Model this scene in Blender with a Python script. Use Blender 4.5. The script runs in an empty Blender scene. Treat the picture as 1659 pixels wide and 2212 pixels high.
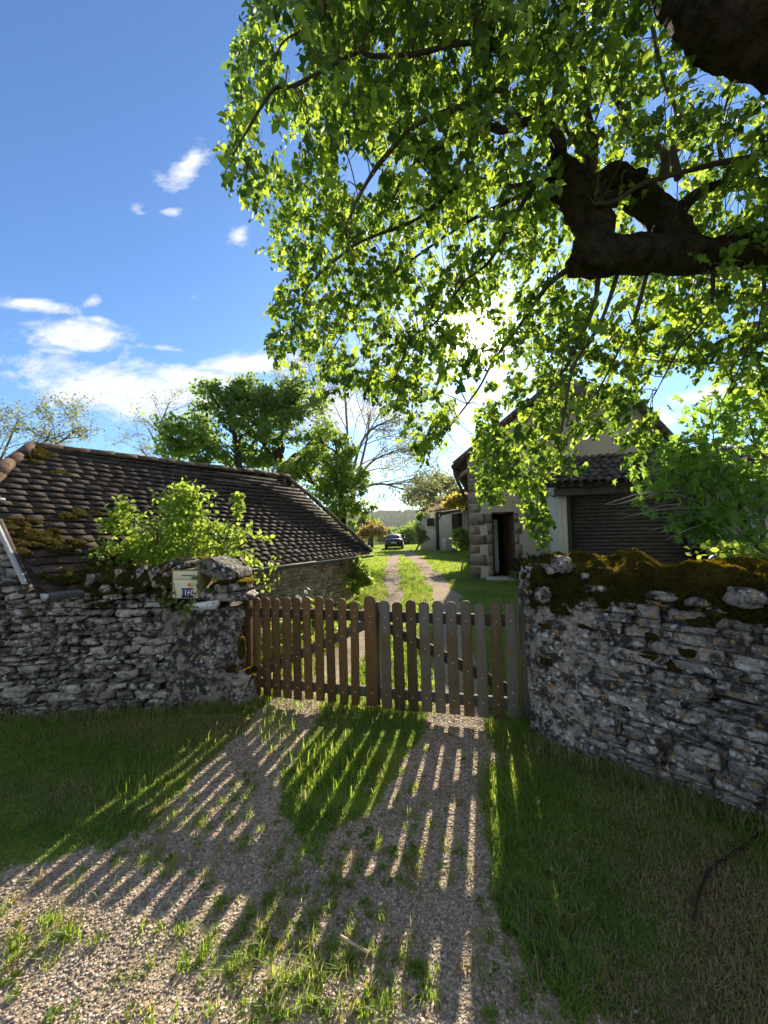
import bpy, math, random
import numpy as np
from mathutils import Vector, Matrix
from math import radians, sin, cos, tan, pi, sqrt
rng = np.random.default_rng(7); random.seed(7)
S = bpy.context.scene; COL = S.collection
# ------------------------------------------------------------------ camera
W, H, F, CX, CY = 1659., 2212., 830., 829.5, 1106.
PITCH, ROLL, EYE = radians(2.2), radians(1.3), 1.65
fw = np.array([0, cos(PITCH), sin(PITCH)]); r0 = np.array([1., 0, 0]); u0 = np.array([0, -sin(PITCH), cos(PITCH)])
rt = r0*cos(ROLL) - u0*sin(ROLL); up = u0*cos(ROLL) + r0*sin(ROLL)
CAM = np.array([0, 0, EYE])
def ray(x, y): return rt*(x-CX)/F + up*(CY-y)/F + fw
def P(x, y, Y):
    d = ray(x, y); return CAM + d*(Y/d[1])
def G(x, y, z=0.):
    d = ray(x, y); return CAM + d*((z-EYE)/d[2])
cd = bpy.data.cameras.new('camera'); cam = bpy.data.objects.new('camera', cd); COL.objects.link(cam)
m = Matrix.Identity(4)
for i in range(3):
    m[i][0] = rt[i]; m[i][1] = up[i]; m[i][2] = -fw[i]; m[i][3] = CAM[i]
cam.matrix_world = m
cd.sensor_fit = 'HORIZONTAL'; cd.sensor_width = 36; cd.lens = 36*F/W; cd.clip_start = .05; cd.clip_end = 6000
S.camera = cam
sd = ray(1032, 714); sd = sd/np.linalg.norm(sd)
SUN_EL = math.asin(sd[2]); SUN_AZ = math.atan2(sd[0], sd[1])
# ------------------------------------------------------------------ numpy helpers
def _h(ix, iy, iz):
    n = (ix.astype(np.uint32)*np.uint32(374761393) + iy.astype(np.uint32)*np.uint32(668265263) + iz.astype(np.uint32)*np.uint32(2147483647))
    n = (n ^ (n >> np.uint32(13)))*np.uint32(1274126177); n = n ^ (n >> np.uint32(16))
    return (n & np.uint32(0xffff)).astype(np.float64)/32767.5 - 1
def vn(p):
    p = np.asarray(p, float); i = np.floor(p).astype(np.int64); f = p-i; f = f*f*(3-2*f); r = 0
    for a in (0, 1):
        for b in (0, 1):
            for c in (0, 1):
                w = (f[..., 0] if a else 1-f[..., 0])*(f[..., 1] if b else 1-f[..., 1])*(f[..., 2] if c else 1-f[..., 2])
                r = r + w*_h(i[..., 0]+a, i[..., 1]+b, i[..., 2]+c)
    return r
def fbm(p, o=3):
    p = np.asarray(p, float); r = 0; a = 1.
    for k in range(o): r = r + a*vn(p*2**k + 17.3*k); a *= .5
    return r
def nrm(v): return v/(np.linalg.norm(v, axis=-1, keepdims=True)+1e-12)
def sstep(a, b, x):
    t = np.clip((x-a)/(b-a), 0, 1); return t*t*(3-2*t)
class MB:
    def __init__(s): s.v = []; s.f = []; s.r = []; s.n = 0
    def add(s, v, faces, rnd=None):
        v = np.asarray(v, float).reshape(-1, 3); k = len(v)
        for f in (faces if isinstance(faces, (list, tuple)) else [faces]):
            f = np.asarray(f, np.int64)
            if f.size: s.f.append(f+s.n)
        s.v.append(v); s.r.append(np.full(k, random.random()) if rnd is None else np.broadcast_to(np.asarray(rnd, float), (k,)))
        s.n += k; return s
    def box(s, c, size, R=None, rnd=None):
        q = np.array([[x, y, z] for x in (-.5, .5) for y in (-.5, .5) for z in (-.5, .5)])*np.asarray(size, float)
        if R is not None: q = q @ np.asarray(R).T
        return s.add(q+np.asarray(c, float), np.array([[0, 1, 3, 2], [4, 6, 7, 5], [0, 4, 5, 1], [2, 3, 7, 6], [0, 2, 6, 4], [1, 5, 7, 3]]), rnd)
    def prism(s, pts, ext, rnd=None):
        a = np.asarray(pts, float); n = len(a); v = np.vstack([a, a+np.asarray(ext, float)])
        i = np.arange(n); j = (i+1) % n
        return s.add(v, [i[::-1][None], (i+n)[None], np.stack([i, j, j+n, i+n], 1)], rnd)
    def tube(s, pts, rad, seg=6, rnd=None, half=None, cap=True):
        p = np.asarray(pts, float); n = len(p); rad = np.broadcast_to(np.asarray(rad, float), (n,))
        t = np.gradient(p, axis=0); t = nrm(t)
        ref = np.array([0, 0, 1.]) if abs(t[:, 2]).mean() < .85 else np.array([1., 0, 0])
        a = nrm(np.cross(t, ref)); b = np.cross(a, t)
        th = np.arange(seg)/seg*2*pi if half is None else half[0]+np.arange(seg)/(seg-1)*(half[1]-half[0])
        v = p[:, None] + rad[:, None, None]*(np.cos(th)[None, :, None]*a[:, None] + np.sin(th)[None, :, None]*b[:, None])
        m = seg if half is None else seg-1
        i = np.arange(n-1)[:, None]*seg; j = np.arange(m)[None]; k = (j+1) % seg
        fs = [np.stack([i+j, i+k, i+k+seg, i+j+seg], -1).reshape(-1, 4)]
        if half is None and cap: fs += [np.arange(seg)[None, ::-1], (np.arange(seg)+(n-1)*seg)[None]]
        return s.add(v, fs, rnd)
    def obj(s, name, mat, parent=None, smooth=False, bevel=0, copyloc=None):
        v = np.vstack(s.v)
        if parent is not None: v = v - np.array(WLOC[parent.name])
        return mkobj(name, v, s.f, np.concatenate(s.r), mat, parent, smooth, bevel)
WLOC = {}
def mkmesh(name, v, fl, r, mat, smooth):
    me = bpy.data.meshes.new(name); me.vertices.add(len(v)); me.vertices.foreach_set('co', v.ravel())
    li = np.concatenate([f.ravel() for f in fl]); tot = np.concatenate([np.full(len(f), f.shape[1]) for f in fl])
    me.loops.add(len(li)); me.loops.foreach_set('vertex_index', li.astype(np.int32))
    me.polygons.add(len(tot)); me.polygons.foreach_set('loop_start', (np.cumsum(tot)-tot).astype(np.int32))
    if smooth: me.polygons.foreach_set('use_smooth', np.ones(len(tot), bool))
    me.update(calc_edges=True); me.validate()
    a = me.attributes.new('rnd', 'FLOAT', 'POINT')
    if len(a.data) == len(r): a.data.foreach_set('value', r.astype(np.float32))
    me.materials.append(mat); return me
def mkobj(name, v, fl, r, mat, parent=None, smooth=False, bevel=0):
    o = bpy.data.objects.new(name, mkmesh(name, v, fl, r, mat, smooth)); COL.objects.link(o)
    if parent is not None: o.parent = parent
    WLOC[o.name] = WLOC[parent.name] if parent is not None else (0, 0, 0)
    if bevel:
        b = o.modifiers.new('bevel', 'BEVEL'); b.width = bevel; b.segments = 2; b.limit_method = 'ANGLE'
    return o
def tag(o, label=None, cat=None, group=None, kind=None):
    if label: o['label'] = label
    if cat: o['category'] = cat
    if group: o['group'] = group
    if kind: o['kind'] = kind
    return o
def thing(name, label, cat, loc, group=None):
    o = bpy.data.objects.new(name, None); COL.objects.link(o); o.location = tuple(loc); o.empty_display_size = .2
    WLOC[o.name] = tuple(loc); return tag(o, label, cat, group)
def rotz(a): return np.array([[cos(a), -sin(a), 0], [sin(a), cos(a), 0], [0, 0, 1]])
def spline(pts, n=6):
    p = np.asarray(pts, float); q = np.vstack([2*p[0]-p[1], p, 2*p[-1]-p[-2]]); out = []
    for i in range(1, len(q)-2):
        for t in np.arange(n)/n:
            a, b, c, d = q[i-1:i+3]
            out.append(.5*(2*b+(c-a)*t+(2*a-5*b+4*c-d)*t*t+(3*b-a-3*c+d)*t**3))
    out.append(p[-1]); return np.array(out)
# leaf templates : x side, y along, z normal
LT = {'heart': (np.array([[0, 0, 0], [-.40, .02, .10], [-.47, .42, .09], [0, 1.05, -.12], [.47, .42, .09], [.40, .02, .10], [0, .48, 0]]), [np.array([[0, 6, 2, 1], [0, 5, 4, 6]]), np.array([[6, 3, 2], [6, 4, 3]])]),
      'oval': (np.array([[0, 0, 0], [-.32, .35, .06], [-.28, .72, .05], [0, 1., -.05], [.28, .72, .05], [.32, .35, .06]]), [np.array([[0, 3, 2, 1], [0, 5, 4, 3]])]),
      'small': (np.array([[0, 0, 0], [-.33, .5, .05], [0, 1., 0], [.33, .5, .05]]), [np.array([[0, 1, 2, 3]])]),
      'maple': (np.array([[0, 0, 0], [-.5, .05, .05], [-.2, .3, .03], [-.6, .6, .04], [-.17, .55, .02], [0, 1.1, -.05], [.17, .55, .02], [.6, .6, .04], [.2, .3, .03], [.5, .05, .05]]),
                [np.array([[0, 4, 2, 1], [0, 9, 8, 6]]), np.array([[2, 4, 3], [8, 7, 6], [4, 0, 6], [4, 6, 5]])]),
      'strip': (np.array([[-.09, 0, 0], [.09, 0, 0], [.1, .4, .06], [-.1, .4, .06], [.06, .8, .02], [-.06, .8, .02], [0, 1, -.08]]), [np.array([[0, 1, 2, 3], [3, 2, 4, 5]]), np.array([[5, 4, 6]])])}
def leaves(mb, pos, axis, nor, size, shape, rnd=None):
    T, fs = LT[shape]; n = len(pos); a = nrm(axis); s = nrm(np.cross(a, nor)); nn = np.cross(s, a)
    size = np.broadcast_to(size, (n,))
    v = pos[:, None] + size[:, None, None]*(T[None, :, 0:1]*s[:, None] + T[None, :, 1:2]*a[:, None] + T[None, :, 2:3]*nn[:, None])
    k = len(T); off = (np.arange(n)*k)[:, None, None]
    r = rng.random(n) if rnd is None else rnd
    mb.add(v, [(f[None]+off).reshape(-1, f.shape[1]) for f in fs], np.repeat(r, k))
def blades(mb, pos, L, wd, lean=.5, rnd=None, dirs=None):
    n = len(pos); th = rng.random(n)*2*pi; sd_ = np.stack([np.cos(th), np.sin(th), 0*th], 1)
    ld = np.stack([-np.sin(th), np.cos(th), 0*th], 1)*(rng.normal(0, lean, n))[:, None]
    U = np.array([0, 0, 1.]) if dirs is None else dirs
    L = np.broadcast_to(L, (n,))[:, None]; wd = np.broadcast_to(wd, (n,))[:, None]
    m1 = pos + (U*.55+ld*.25)*L; tip = pos + (U*.9+ld)*L
    v = np.stack([pos-sd_*wd/2, pos+sd_*wd/2, m1+sd_*wd*.4, m1-sd_*wd*.4, tip], 1); o = (np.arange(n)*5)[:, None]
    r = rng.random(n) if rnd is None else rnd
    mb.add(v, [o+np.array([[0, 1, 2, 3]]), o+np.array([[3, 2, 4]])], np.repeat(r, 5))
def cubetmpl(n=3):
    g = np.linspace(-1, 1, n+1); idx = {}; vs = []; fs = []
    def vid(p):
        k = tuple(np.round(p, 5))
        if k not in idx: idx[k] = len(vs); vs.append(p)
        return idx[k]
    for ax in range(3):
        for sg in (-1, 1):
            for i in range(n):
                for j in range(n):
                    q = []
                    for (a, b) in ((i, j), (i+1, j), (i+1, j+1), (i, j+1)):
                        p = [0, 0, 0]; p[ax] = sg; p[(ax+1) % 3] = g[a]; p[(ax+2) % 3] = g[b]; q.append(vid(p))
                    fs.append(q if sg > 0 else q[::-1])
    return np.array(vs, float), np.array(fs)
CT = {k: cubetmpl(k) for k in (1, 2, 3, 4, 5, 8)}
def rocks(mb, c, size, R=None, n=3, rough=.12, box=.55, rnd=None):
    T, f = CT[n]; c = np.asarray(c, float); size = np.asarray(size, float); N = len(c)
    sph = nrm(T); base = T*box*.92 + sph*(1-box)*1.15; k = len(T)
    sc = rng.random((N, 1, 3))*90
    d = 1 + rough*fbm(base[None]*1.5+sc, 2)[..., None] + rough*.6*np.stack([vn(base[None]*2+sc+40*q) for q in range(3)], -1)
    v = base[None]*d*size[:, None]
    if R is not None: v = np.einsum('nij,nkj->nki', np.broadcast_to(R, (N, 3, 3)), v)
    v = v + c[:, None]
    r = rng.random(N) if rnd is None else rnd
    mb.add(v, ((np.arange(N)*k)[:, None, None]+f[None]).reshape(-1, 4), np.repeat(r, k))
# ------------------------------------------------------------------ materials
class NT:
    def __init__(s, name):
        s.m = bpy.data.materials.new(name); s.m.use_nodes = True; s.t = s.m.node_tree; s.n = s.t.nodes; s.n.clear()
        s.out = s.n.new('ShaderNodeOutputMaterial')
    def N(s, typ, props=None, **inp):
        n = s.n.new('ShaderNode'+typ)
        for k, v in (props or {}).items(): setattr(n, k, v)
        for k, v in inp.items():
            key = int(k[1:]) if k[0] == 'i' and k[1:].isdigit() else k.replace('_', ' ')
            s.set(n.inputs[key], v)
        return n
    def set(s, sock, v):
        if isinstance(v, bpy.types.NodeSocket): s.t.links.new(v, sock)
        elif isinstance(v, bpy.types.Node): s.t.links.new(v.outputs[0], sock)
        else:
            if sock.type == 'RGBA' and len(v) == 3: v = (*v, 1)
            sock.default_value = v
    def co(s, sc=(1, 1, 1)):
        t = s.N('TexCoord'); 
        return s.N('Mapping', None, Vector=t.outputs['Object'], Scale=sc).outputs[0]
    def noise(s, sc, det=4, ro=.6, vec=None, dist=0.):
        return s.N('TexNoise', None, Vector=vec if vec is not None else s.co(), Scale=sc, Detail=det, Roughness=ro, Distortion=dist).outputs[0]
    def vor(s, sc, feat='F1', vec=None, out=0, rand=1.):
        return s.N('TexVoronoi', {'feature': feat}, Vector=vec if vec is not None else s.co(), Scale=sc, Randomness=rand).outputs[out]
    def ramp(s, f, st, interp='LINEAR'):
        n = s.N('ValToRGB', None, Fac=f); e = n.color_ramp; e.interpolation = interp
        while len(e.elements) < len(st): e.elements.new(.5)
        for el, (p, c) in zip(e.elements, st): el.position = p; el.color = (*c, 1) if not isinstance(c, (int, float)) else (c, c, c, 1)
        return n.outputs[0]
    def mix(s, f, a, b, bt='MIX'):
        n = s.N('Mix', {'data_type': 'RGBA', 'blend_type': bt}); s.set(n.inputs[0], f); s.set(n.inputs[6], a); s.set(n.inputs[7], b); return n.outputs[2]
    def math(s, op, a, b=0., c=False):
        n = s.N('Math', {'operation': op, 'use_clamp': c}); s.set(n.inputs[0], a); s.set(n.inputs[1], b); return n.outputs[0]
    def attr(s, nm='rnd'): return s.N('Attribute', {'attribute_name': nm}).outputs['Fac']
    def bump(s, h, st=.5, d=.02): return s.N('Bump', None, Height=h, Strength=st, Distance=d).outputs[0]
    def surf(s, col, rough=.85, bump=None, spec=.3, metal=0.):
        b = s.N('BsdfPrincipled'); s.set(b.inputs['Base Color'], col); s.set(b.inputs['Roughness'], rough); s.set(b.inputs['Metallic'], metal)
        s.set(b.inputs['Specular IOR Level'], spec)
        if bump is not None: s.set(b.inputs['Normal'], bump)
        s.t.links.new(b.outputs[0], s.out.inputs[0]); return s.m
MT = {}
def leafmat(name, refl, trans, f=.5, var=.35, spec=.2, gray=None):
    t = NT(name); r = t.attr(); n = t.math('ADD', t.math('MULTIPLY', r, .7), t.math('MULTIPLY', t.noise(1.3, 2), .4))
    lo = tuple(c*(1-var) for c in refl); hi = tuple(min(1, c*(1+var)) for c in refl)
    c1 = t.ramp(n, [(.1, lo), (.9, hi)])
    tl = tuple(c*(1-var) for c in trans); th = (min(1, trans[0]*(1+var)), trans[1]*(1+var*.6), trans[2]*(1+var))
    c2 = t.ramp(n, [(.1, tl), (.9, th)])
    b = t.N('BsdfPrincipled', None, Base_Color=c1, Roughness=.5); b.inputs['Specular IOR Level'].default_value = spec
    tr = t.N('BsdfTranslucent', None, Color=c2)
    mx = t.N('MixShader'); t.set(mx.inputs[0], f); t.t.links.new(b.outputs[0], mx.inputs[1]); t.t.links.new(tr.outputs[0], mx.inputs[2])
    t.t.links.new(mx.outputs[0], t.out.inputs[0]); MT[name] = t.m; return t.m
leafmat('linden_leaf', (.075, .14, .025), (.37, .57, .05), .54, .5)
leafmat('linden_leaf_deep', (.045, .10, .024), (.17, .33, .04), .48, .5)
leafmat('dark_leaf', (.075, .15, .035), (.33, .52, .08), .52)
leafmat('mid_leaf', (.085, .155, .03), (.34, .52, .06), .5)
leafmat('bush_leaf', (.10, .19, .03), (.40, .58, .07), .5)
leafmat('maple_leaf', (.09, .175, .045), (.36, .62, .08), .52)
leafmat('acacia_leaf', (.11, .14, .05), (.34, .40, .12), .5)
leafmat('orange_leaf', (.20, .15, .04), (.48, .38, .09), .45)
leafmat('yellow_leaf', (.17, .18, .03), (.60, .55, .07), .5)
leafmat('far_leaf', (.075, .125, .03), (.20, .32, .06), .3, .3, 0.)
leafmat('iris_leaf', (.035, .075, .03), (.10, .20, .04), .3)
leafmat('petal', (.75, .74, .72), (.7, .7, .68), .4, .1)
def grassmat():
    t = NT('grass_blade'); r = t.attr()
    c = t.ramp(r, [(0, (.04, .09, .022)), (.35, (.075, .15, .028)), (.6, (.11, .19, .032)), (.72, (.17, .21, .05)), (.8, (.28, .22, .12)), (1, (.40, .33, .21))])
    c2 = t.ramp(r, [(0, (.18, .32, .04)), (.4, (.38, .58, .05)), (.7, (.58, .64, .10)), (.8, (.5, .4, .2)), (1, (.55, .45, .26))])
    b = t.N('BsdfPrincipled', None, Base_Color=c, Roughness=.55); tr = t.N('BsdfTranslucent', None, Color=c2); mx = t.N('MixShader')
    t.set(mx.inputs[0], .52); t.t.links.new(b.outputs[0], mx.inputs[1]); t.t.links.new(tr.outputs[0], mx.inputs[2]); t.t.links.new(mx.outputs[0], t.out.inputs[0])
    MT['grass'] = t.m
grassmat()
def mossmat():
    t = NT('moss'); r = t.attr(); c = t.ramp(r, [(0, (.009, .010, .003)), (.4, (.03, .031, .006)), (.7, (.09, .082, .012)), (1, (.20, .15, .018))])
    n = t.noise(60, 3); nb = t.noise(7, 4, .7); c = t.mix(t.ramp(nb, [(.38, .75), (.66, 0)]), c, (.007, .008, .003)); c = t.mix(.5, c, t.ramp(n, [(.35, (.006, .008, .003)), (.65, (.052, .052, .010))]))
    b = t.N('BsdfPrincipled', None, Base_Color=c, Roughness=.9); b.inputs['Specular IOR Level'].default_value = .1
    tr = t.N('BsdfTranslucent', None, Color=(.66, .48, .03)); mx = t.N('MixShader'); t.set(mx.inputs[0], t.math('MULTIPLY', t.ramp(n, [(.35, .06), (.6, .34)]), 1.))
    t.t.links.new(b.outputs[0], mx.inputs[1]); t.t.links.new(tr.outputs[0], mx.inputs[2]); t.t.links.new(mx.outputs[0], t.out.inputs[0]); MT['moss'] = t.m
mossmat()
def stonemat(name, lo, hi, dark=.5, white=.5, orange=0., bumpd=.012, tone=.9):
    t = NT(name); r = t.attr(); big = t.noise(5, 5, .7); fine = t.noise(38, 6, .75); mid = t.noise(16, 5, .7, dist=.6)
    c = t.mix(t.math('ADD', t.math('MULTIPLY', r, .85), t.math('MULTIPLY', t.math('SUBTRACT', fine, .3), .6)), lo, hi)
    c = t.mix(t.ramp(fine, [(.35, .55), (.62, 0)]), c, tuple(x*.5 for x in lo))
    # black lichen
    kb = t.ramp(t.math('ADD', t.math('MULTIPLY', mid, .7), t.math('MULTIPLY', big, .45)), [(.60-.14*dark, 0), (.68-.14*dark, 1)])
    c = t.mix(t.math('MULTIPLY', kb, tone), c, (.022, .021, .022))
    # pale crust lichen
    v = t.vor(22, vec=t.N('VectorMath', {'operation': 'ADD'}, i0=t.co(), i1=t.N('VectorMath', {'operation': 'SCALE'}, i0=t.N('TexNoise', None, Vector=t.co(), Scale=30., Detail=3.).outputs[1], Scale=.05).outputs[0]).outputs[0])
    kw = t.math('MULTIPLY', t.ramp(v, [(.28, 1), (.40, 0)]), t.ramp(t.noise(7, 4, .65), [(.60-.12*white, 0), (.66-.12*white, 1)]))
    c = t.mix(t.math('MULTIPLY', kw, .85), c, (.50, .52, .54))
    if orange:
        v2 = t.vor(15, vec=t.N('VectorMath', {'operation': 'ADD'}, i0=t.co(), i1=t.N('VectorMath', {'operation': 'SCALE'}, i0=t.N('TexNoise', None, Vector=t.co(), Scale=14., Detail=4.).outputs[1], Scale=.13).outputs[0]).outputs[0]); vr = t.vor(55)
        ko = t.math('MULTIPLY', t.ramp(t.math('ADD', v2, t.math('MULTIPLY', fine, .18)), [(.27, 1), (.40, 0)]), t.ramp(t.noise(5.2, 3, .6), [(.62-.16*orange, 0), (.68-.16*orange, 1)]))
        c = t.mix(t.math('MULTIPLY', ko, .9), c, t.mix(vr, (.40, .17, .03), (.34, .27, .13)))
    h = t.math('ADD', t.math('MULTIPLY', fine, .6), t.math('ADD', mid, t.math('MULTIPLY', kw, .15)))
    MT[name] = t.surf(c, .92, t.bump(h, .9, bumpd), .15)
stonemat('limestone', (.13, .118, .10), (.60, .565, .505), .38, .7)
stonemat('limestone_pale', (.24, .22, .19), (.52, .48, .42), .1, .2)
stonemat('lichen_stone', (.13, .125, .118), (.40, .375, .335), .36, 1.15, 1.1)
stonemat('lichen_render', (.20, .185, .16), (.38, .35, .30), .48, 1.25, .95, .02)
stonemat('pier_render', (.24, .22, .19), (.46, .42, .36), .5, .8, .25, .025)
stonemat('beige_stone', (.34, .27, .18), (.64, .53, .38), .02, 0, 0)
stonemat('quoin_stone', (.22, .185, .15), (.42, .36, .29), .25, .3, 0, .02, .55)
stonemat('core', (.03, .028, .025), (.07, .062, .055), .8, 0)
def simple(name, a, b, sc=8, rough=.8, bst=.3, bd=.01, spec=.3, metal=0., stretch=None, rn=.4, det=5):
    t = NT(name); v = t.co(stretch) if stretch else t.co(); n = t.noise(sc, det, .65, v); r = t.attr()
    f = t.math('ADD', t.math('MULTIPLY', r, rn), t.math('MULTIPLY', t.math('SUBTRACT', n, .5*rn), 1.2), True)
    MT[name] = t.surf(t.ramp(f, [(.2, a), (.8, b)]), rough, t.bump(n, bst, bd) if bst else None, spec, metal); return t
def woodmat(name, a, b, mossy=.2, grey=None):
    t = NT(name); v = t.co((14, 14, 1.1)); g = t.noise(5, 6, .7, v, .4); f = t.noise(28, 4, .7, v); r = t.attr(); big = t.noise(3.2, 3, .6, t.co((1.5, 1.5, .8)))
    c = t.mix(t.math('ADD', t.math('MULTIPLY', g, .9), t.math('MULTIPLY', t.math('SUBTRACT', r, .5), .5), True), a, b)
    c = t.mix(t.ramp(f, [(.36, .7), (.52, 0)]), c, tuple(x*.2 for x in a))
    if grey: c = t.mix(t.math('MULTIPLY', t.ramp(t.math('ADD', big, t.math('MULTIPLY', t.math('SUBTRACT', r, .5), .5)), [(.44, 0), (.60, 1)]), .85), c, t.mix(g, tuple(x*.35 for x in grey), grey))
    c = t.mix(t.math('MULTIPLY', t.ramp(t.noise(11, 4), [(.58, 0), (.7, 1)]), mossy), c, (.09, .10, .03))
    MT[name] = t.surf(c, .75, t.bump(t.math('ADD', g, f), .5, .006), .3)
woodmat('gate_brown', (.045, .024, .010), (.25, .135, .05), .35)
woodmat('gate_grey', (.055, .036, .017), (.27, .18, .085), .5, (.22, .20, .17))
woodmat('rail_wood', (.035, .028, .02), (.12, .10, .075), .8, (.16, .16, .14))
woodmat('old_wood', (.03, .022, .017), (.085, .065, .05), .2)
woodmat('weather_wood', (.13, .12, .11), (.30, .29, .27), .1)
def slatmat():
    t = NT('dark_slat'); v = t.co((1.2, 1.2, 22)); g = t.noise(3, 6, .75, v, .3); c = t.ramp(g, [(.35, (.03, .024, .02)), (.52, (.075, .062, .053)), (.68, (.22, .19, .165))])
    MT['dark_slat'] = t.surf(c, .7, t.bump(g, .5, .01), .3)
slatmat()
def tilemat(name, a, b, moss=.5, pale=.3):
    t = NT(name); r = t.attr(); n = t.noise(14, 6, .75); n2 = t.noise(2.2, 4, .65); n3 = t.noise(45, 4, .7)
    c = t.mix(t.math('ADD', t.math('MULTIPLY', r, .55), t.math('MULTIPLY', n, .45)), a, b)
    c = t.mix(t.math('MULTIPLY', t.ramp(n3, [(.62, 0), (.72, 1)]), pale), c, (.30, .29, .27))
    c = t.mix(t.ramp(n, [(.38, .7), (.55, 0)]), c, (.02, .018, .017))
    km = t.ramp(t.math('ADD', t.math('MULTIPLY', n2, .8), t.math('MULTIPLY', n, .3)), [(.68-.12*moss, 0), (.76-.12*moss, 1)])
    c = t.mix(t.math('MULTIPLY', km, .8), c, t.mix(n3, (.04, .035, .006), (.16, .11, .015)))
    MT[name] = t.surf(c, .9, t.bump(t.math('ADD', n, n3), .7, .012), .2)
tilemat('flat_tile', (.040, .030, .027), (.12, .088, .072), .45, .45)
tilemat('ridge_clay', (.10, .065, .045), (.24, .16, .11), .4, .3)
tilemat('canal_clay', (.07, .055, .048), (.20, .16, .135), .05, .5)
tilemat('red_clay', (.20, .075, .045), (.34, .15, .09), .0, .1)
def facademat(name, base, stain):
    t = NT(name); n = t.noise(1.1, 5, .65); f = t.noise(24, 5, .7); c = t.mix(t.ramp(n, [(.4, 0), (.7, 1)]), base, stain); c = t.mix(t.math('MULTIPLY', f, .25), c, tuple(x*.55 for x in base))
    st = t.noise(2.2, 4, .6, t.co((1.5, 1.5, .35))); c = t.mix(t.math('MULTIPLY', t.ramp(st, [(.58, 0), (.72, 1)]), .45), c, (.2, .18, .16))
    MT[name] = t.surf(c, .95, t.bump(f, .45, .012), .1)
facademat('facade', (.52, .47, .38), (.40, .36, .30)); facademat('annex_render', (.50, .43, .31), (.42, .35, .25)); facademat('pale_render', (.66, .62, .53), (.56, .53, .46))
simple('bark_dark', (.016, .012, .009), (.06, .048, .035), 12, .95, 1, .05, .1)
def barkmoss():
    t = NT('mossy_bark'); n = t.noise(9, 6, .75); n2 = t.noise(2.6, 3); c = t.ramp(n, [(.35, (.014, .011, .008)), (.6, (.075, .058, .042))])
    c = t.mix(t.math('MULTIPLY', t.ramp(n2, [(.5, 0), (.62, 1)]), .7), c, t.mix(n, (.02, .022, .006), (.07, .065, .012))); MT['mossy_bark'] = t.surf(c, .95, t.bump(t.math('ADD', n, t.math('MULTIPLY', t.noise(34, 4, .7), .4)), 1, .09), .1)
barkmoss()
simple('bark_grey', (.085, .075, .06), (.25, .225, .19), 14, .9, .8, .02, .15)
simple('linden_bark', (.035, .028, .021), (.13, .11, .09), 14, .9, .9, .025, .15)
simple('twig', (.05, .035, .022), (.16, .12, .08), 20, .8, 0)
simple('zinc', (.06, .065, .07), (.11, .12, .13), 4, .6, .1, .003, .3)
simple('board_paint', (.20, .22, .25), (.36, .38, .41), 25, .8, .3, .004)
simple('zinc_pale', (.30, .34, .39), (.42, .46, .51), 4, .5, .1, .003, .5)
simple('white_paint', (.55, .56, .56), (.72, .72, .70), 9, .7, .2, .003)
simple('mail_cream', (.62, .58, .42), (.72, .68, .50), 3, .45, 0)
simple('mail_side', (.20, .17, .08), (.27, .23, .12), 5, .6, 0)
simple('plate_blue', (.004, .010, .10), (.008, .016, .14), 4, .3, 0)
simple('digit_white', (.8, .8, .8), (.85, .85, .85), 4, .5, 0)
simple('logo_orange', (.75, .18, .05), (.8, .22, .07), 4, .5, 0)
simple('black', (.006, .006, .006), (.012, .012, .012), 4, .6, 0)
simple('door_brown', (.05, .022, .014), (.10, .048, .03), 9, .5, .2, .004, .4, 0., (4, 4, .6))
simple('shutter_brown', (.014, .008, .006), (.032, .018, .013), 6, .95, .1, .01, .03)
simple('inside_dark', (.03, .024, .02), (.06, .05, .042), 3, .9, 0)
simple('inside_floor', (.10, .06, .035), (.18, .11, .065), 5, .6, 0, .01, .3, 0., (1, 8, 1))
simple('light_wood', (.42, .30, .19), (.52, .38, .25), 6, .6, 0)
simple('step_stone', (.34, .32, .29), (.50, .48, .44), 9, .9, .5)
simple('car_paint', (.010, .012, .028), (.014, .016, .036), 2, .25, 0, .01, .5)
simple('car_glass', (.02, .025, .03), (.03, .035, .04), 2, .08, 0, .01, .6)
simple('car_red', (.22, .01, .012), (.30, .02, .02), 2, .3, 0)
simple('car_plate', (.7, .7, .66), (.75, .75, .7), 2, .5, 0)
simple('rubber', (.012, .012, .012), (.02, .02, .02), 5, .8, 0)
simple('alloy', (.4, .4, .42), (.5, .5, .52), 5, .35, 0, .01, .5, .8)
simple('chrome', (.5, .5, .52), (.6, .6, .62), 5, .2, 0, .01, .5, .9)
simple('screw_zinc', (.55, .55, .52), (.7, .7, .68), 30, .4, 0, .01, .5, .4)
simple('wire', (.02, .02, .02), (.03, .03, .03), 5, .6, 0)
def mosaicmat():
    t = NT('mosaic_tile'); e = t.vor(55, 'DISTANCE_TO_EDGE'); r = t.vor(55, out=1); c = t.mix(t.ramp(e, [(.035, 1), (.06, 0)]), t.mix(t.math('MULTIPLY', r, .3), (.72, .73, .74), (.5, .52, .55)), (.03, .035, .05))
    MT['mosaic_tile'] = t.surf(c, .3, t.bump(e, .4, .004), .5)
mosaicmat()
def pebblemat():
    t = NT('pebble'); r = t.attr(); n = t.noise(90, 3)
    c = t.ramp(r, [(0, (.12, .095, .072)), (.25, (.25, .20, .155)), (.6, (.36, .295, .23)), (.88, (.47, .40, .325)), (1, (.66, .59, .51))])
    MT['pebble'] = t.surf(t.mix(t.math('MULTIPLY', n, .35), c, (.2, .17, .14)), .85, None, .25)
pebblemat()
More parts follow.
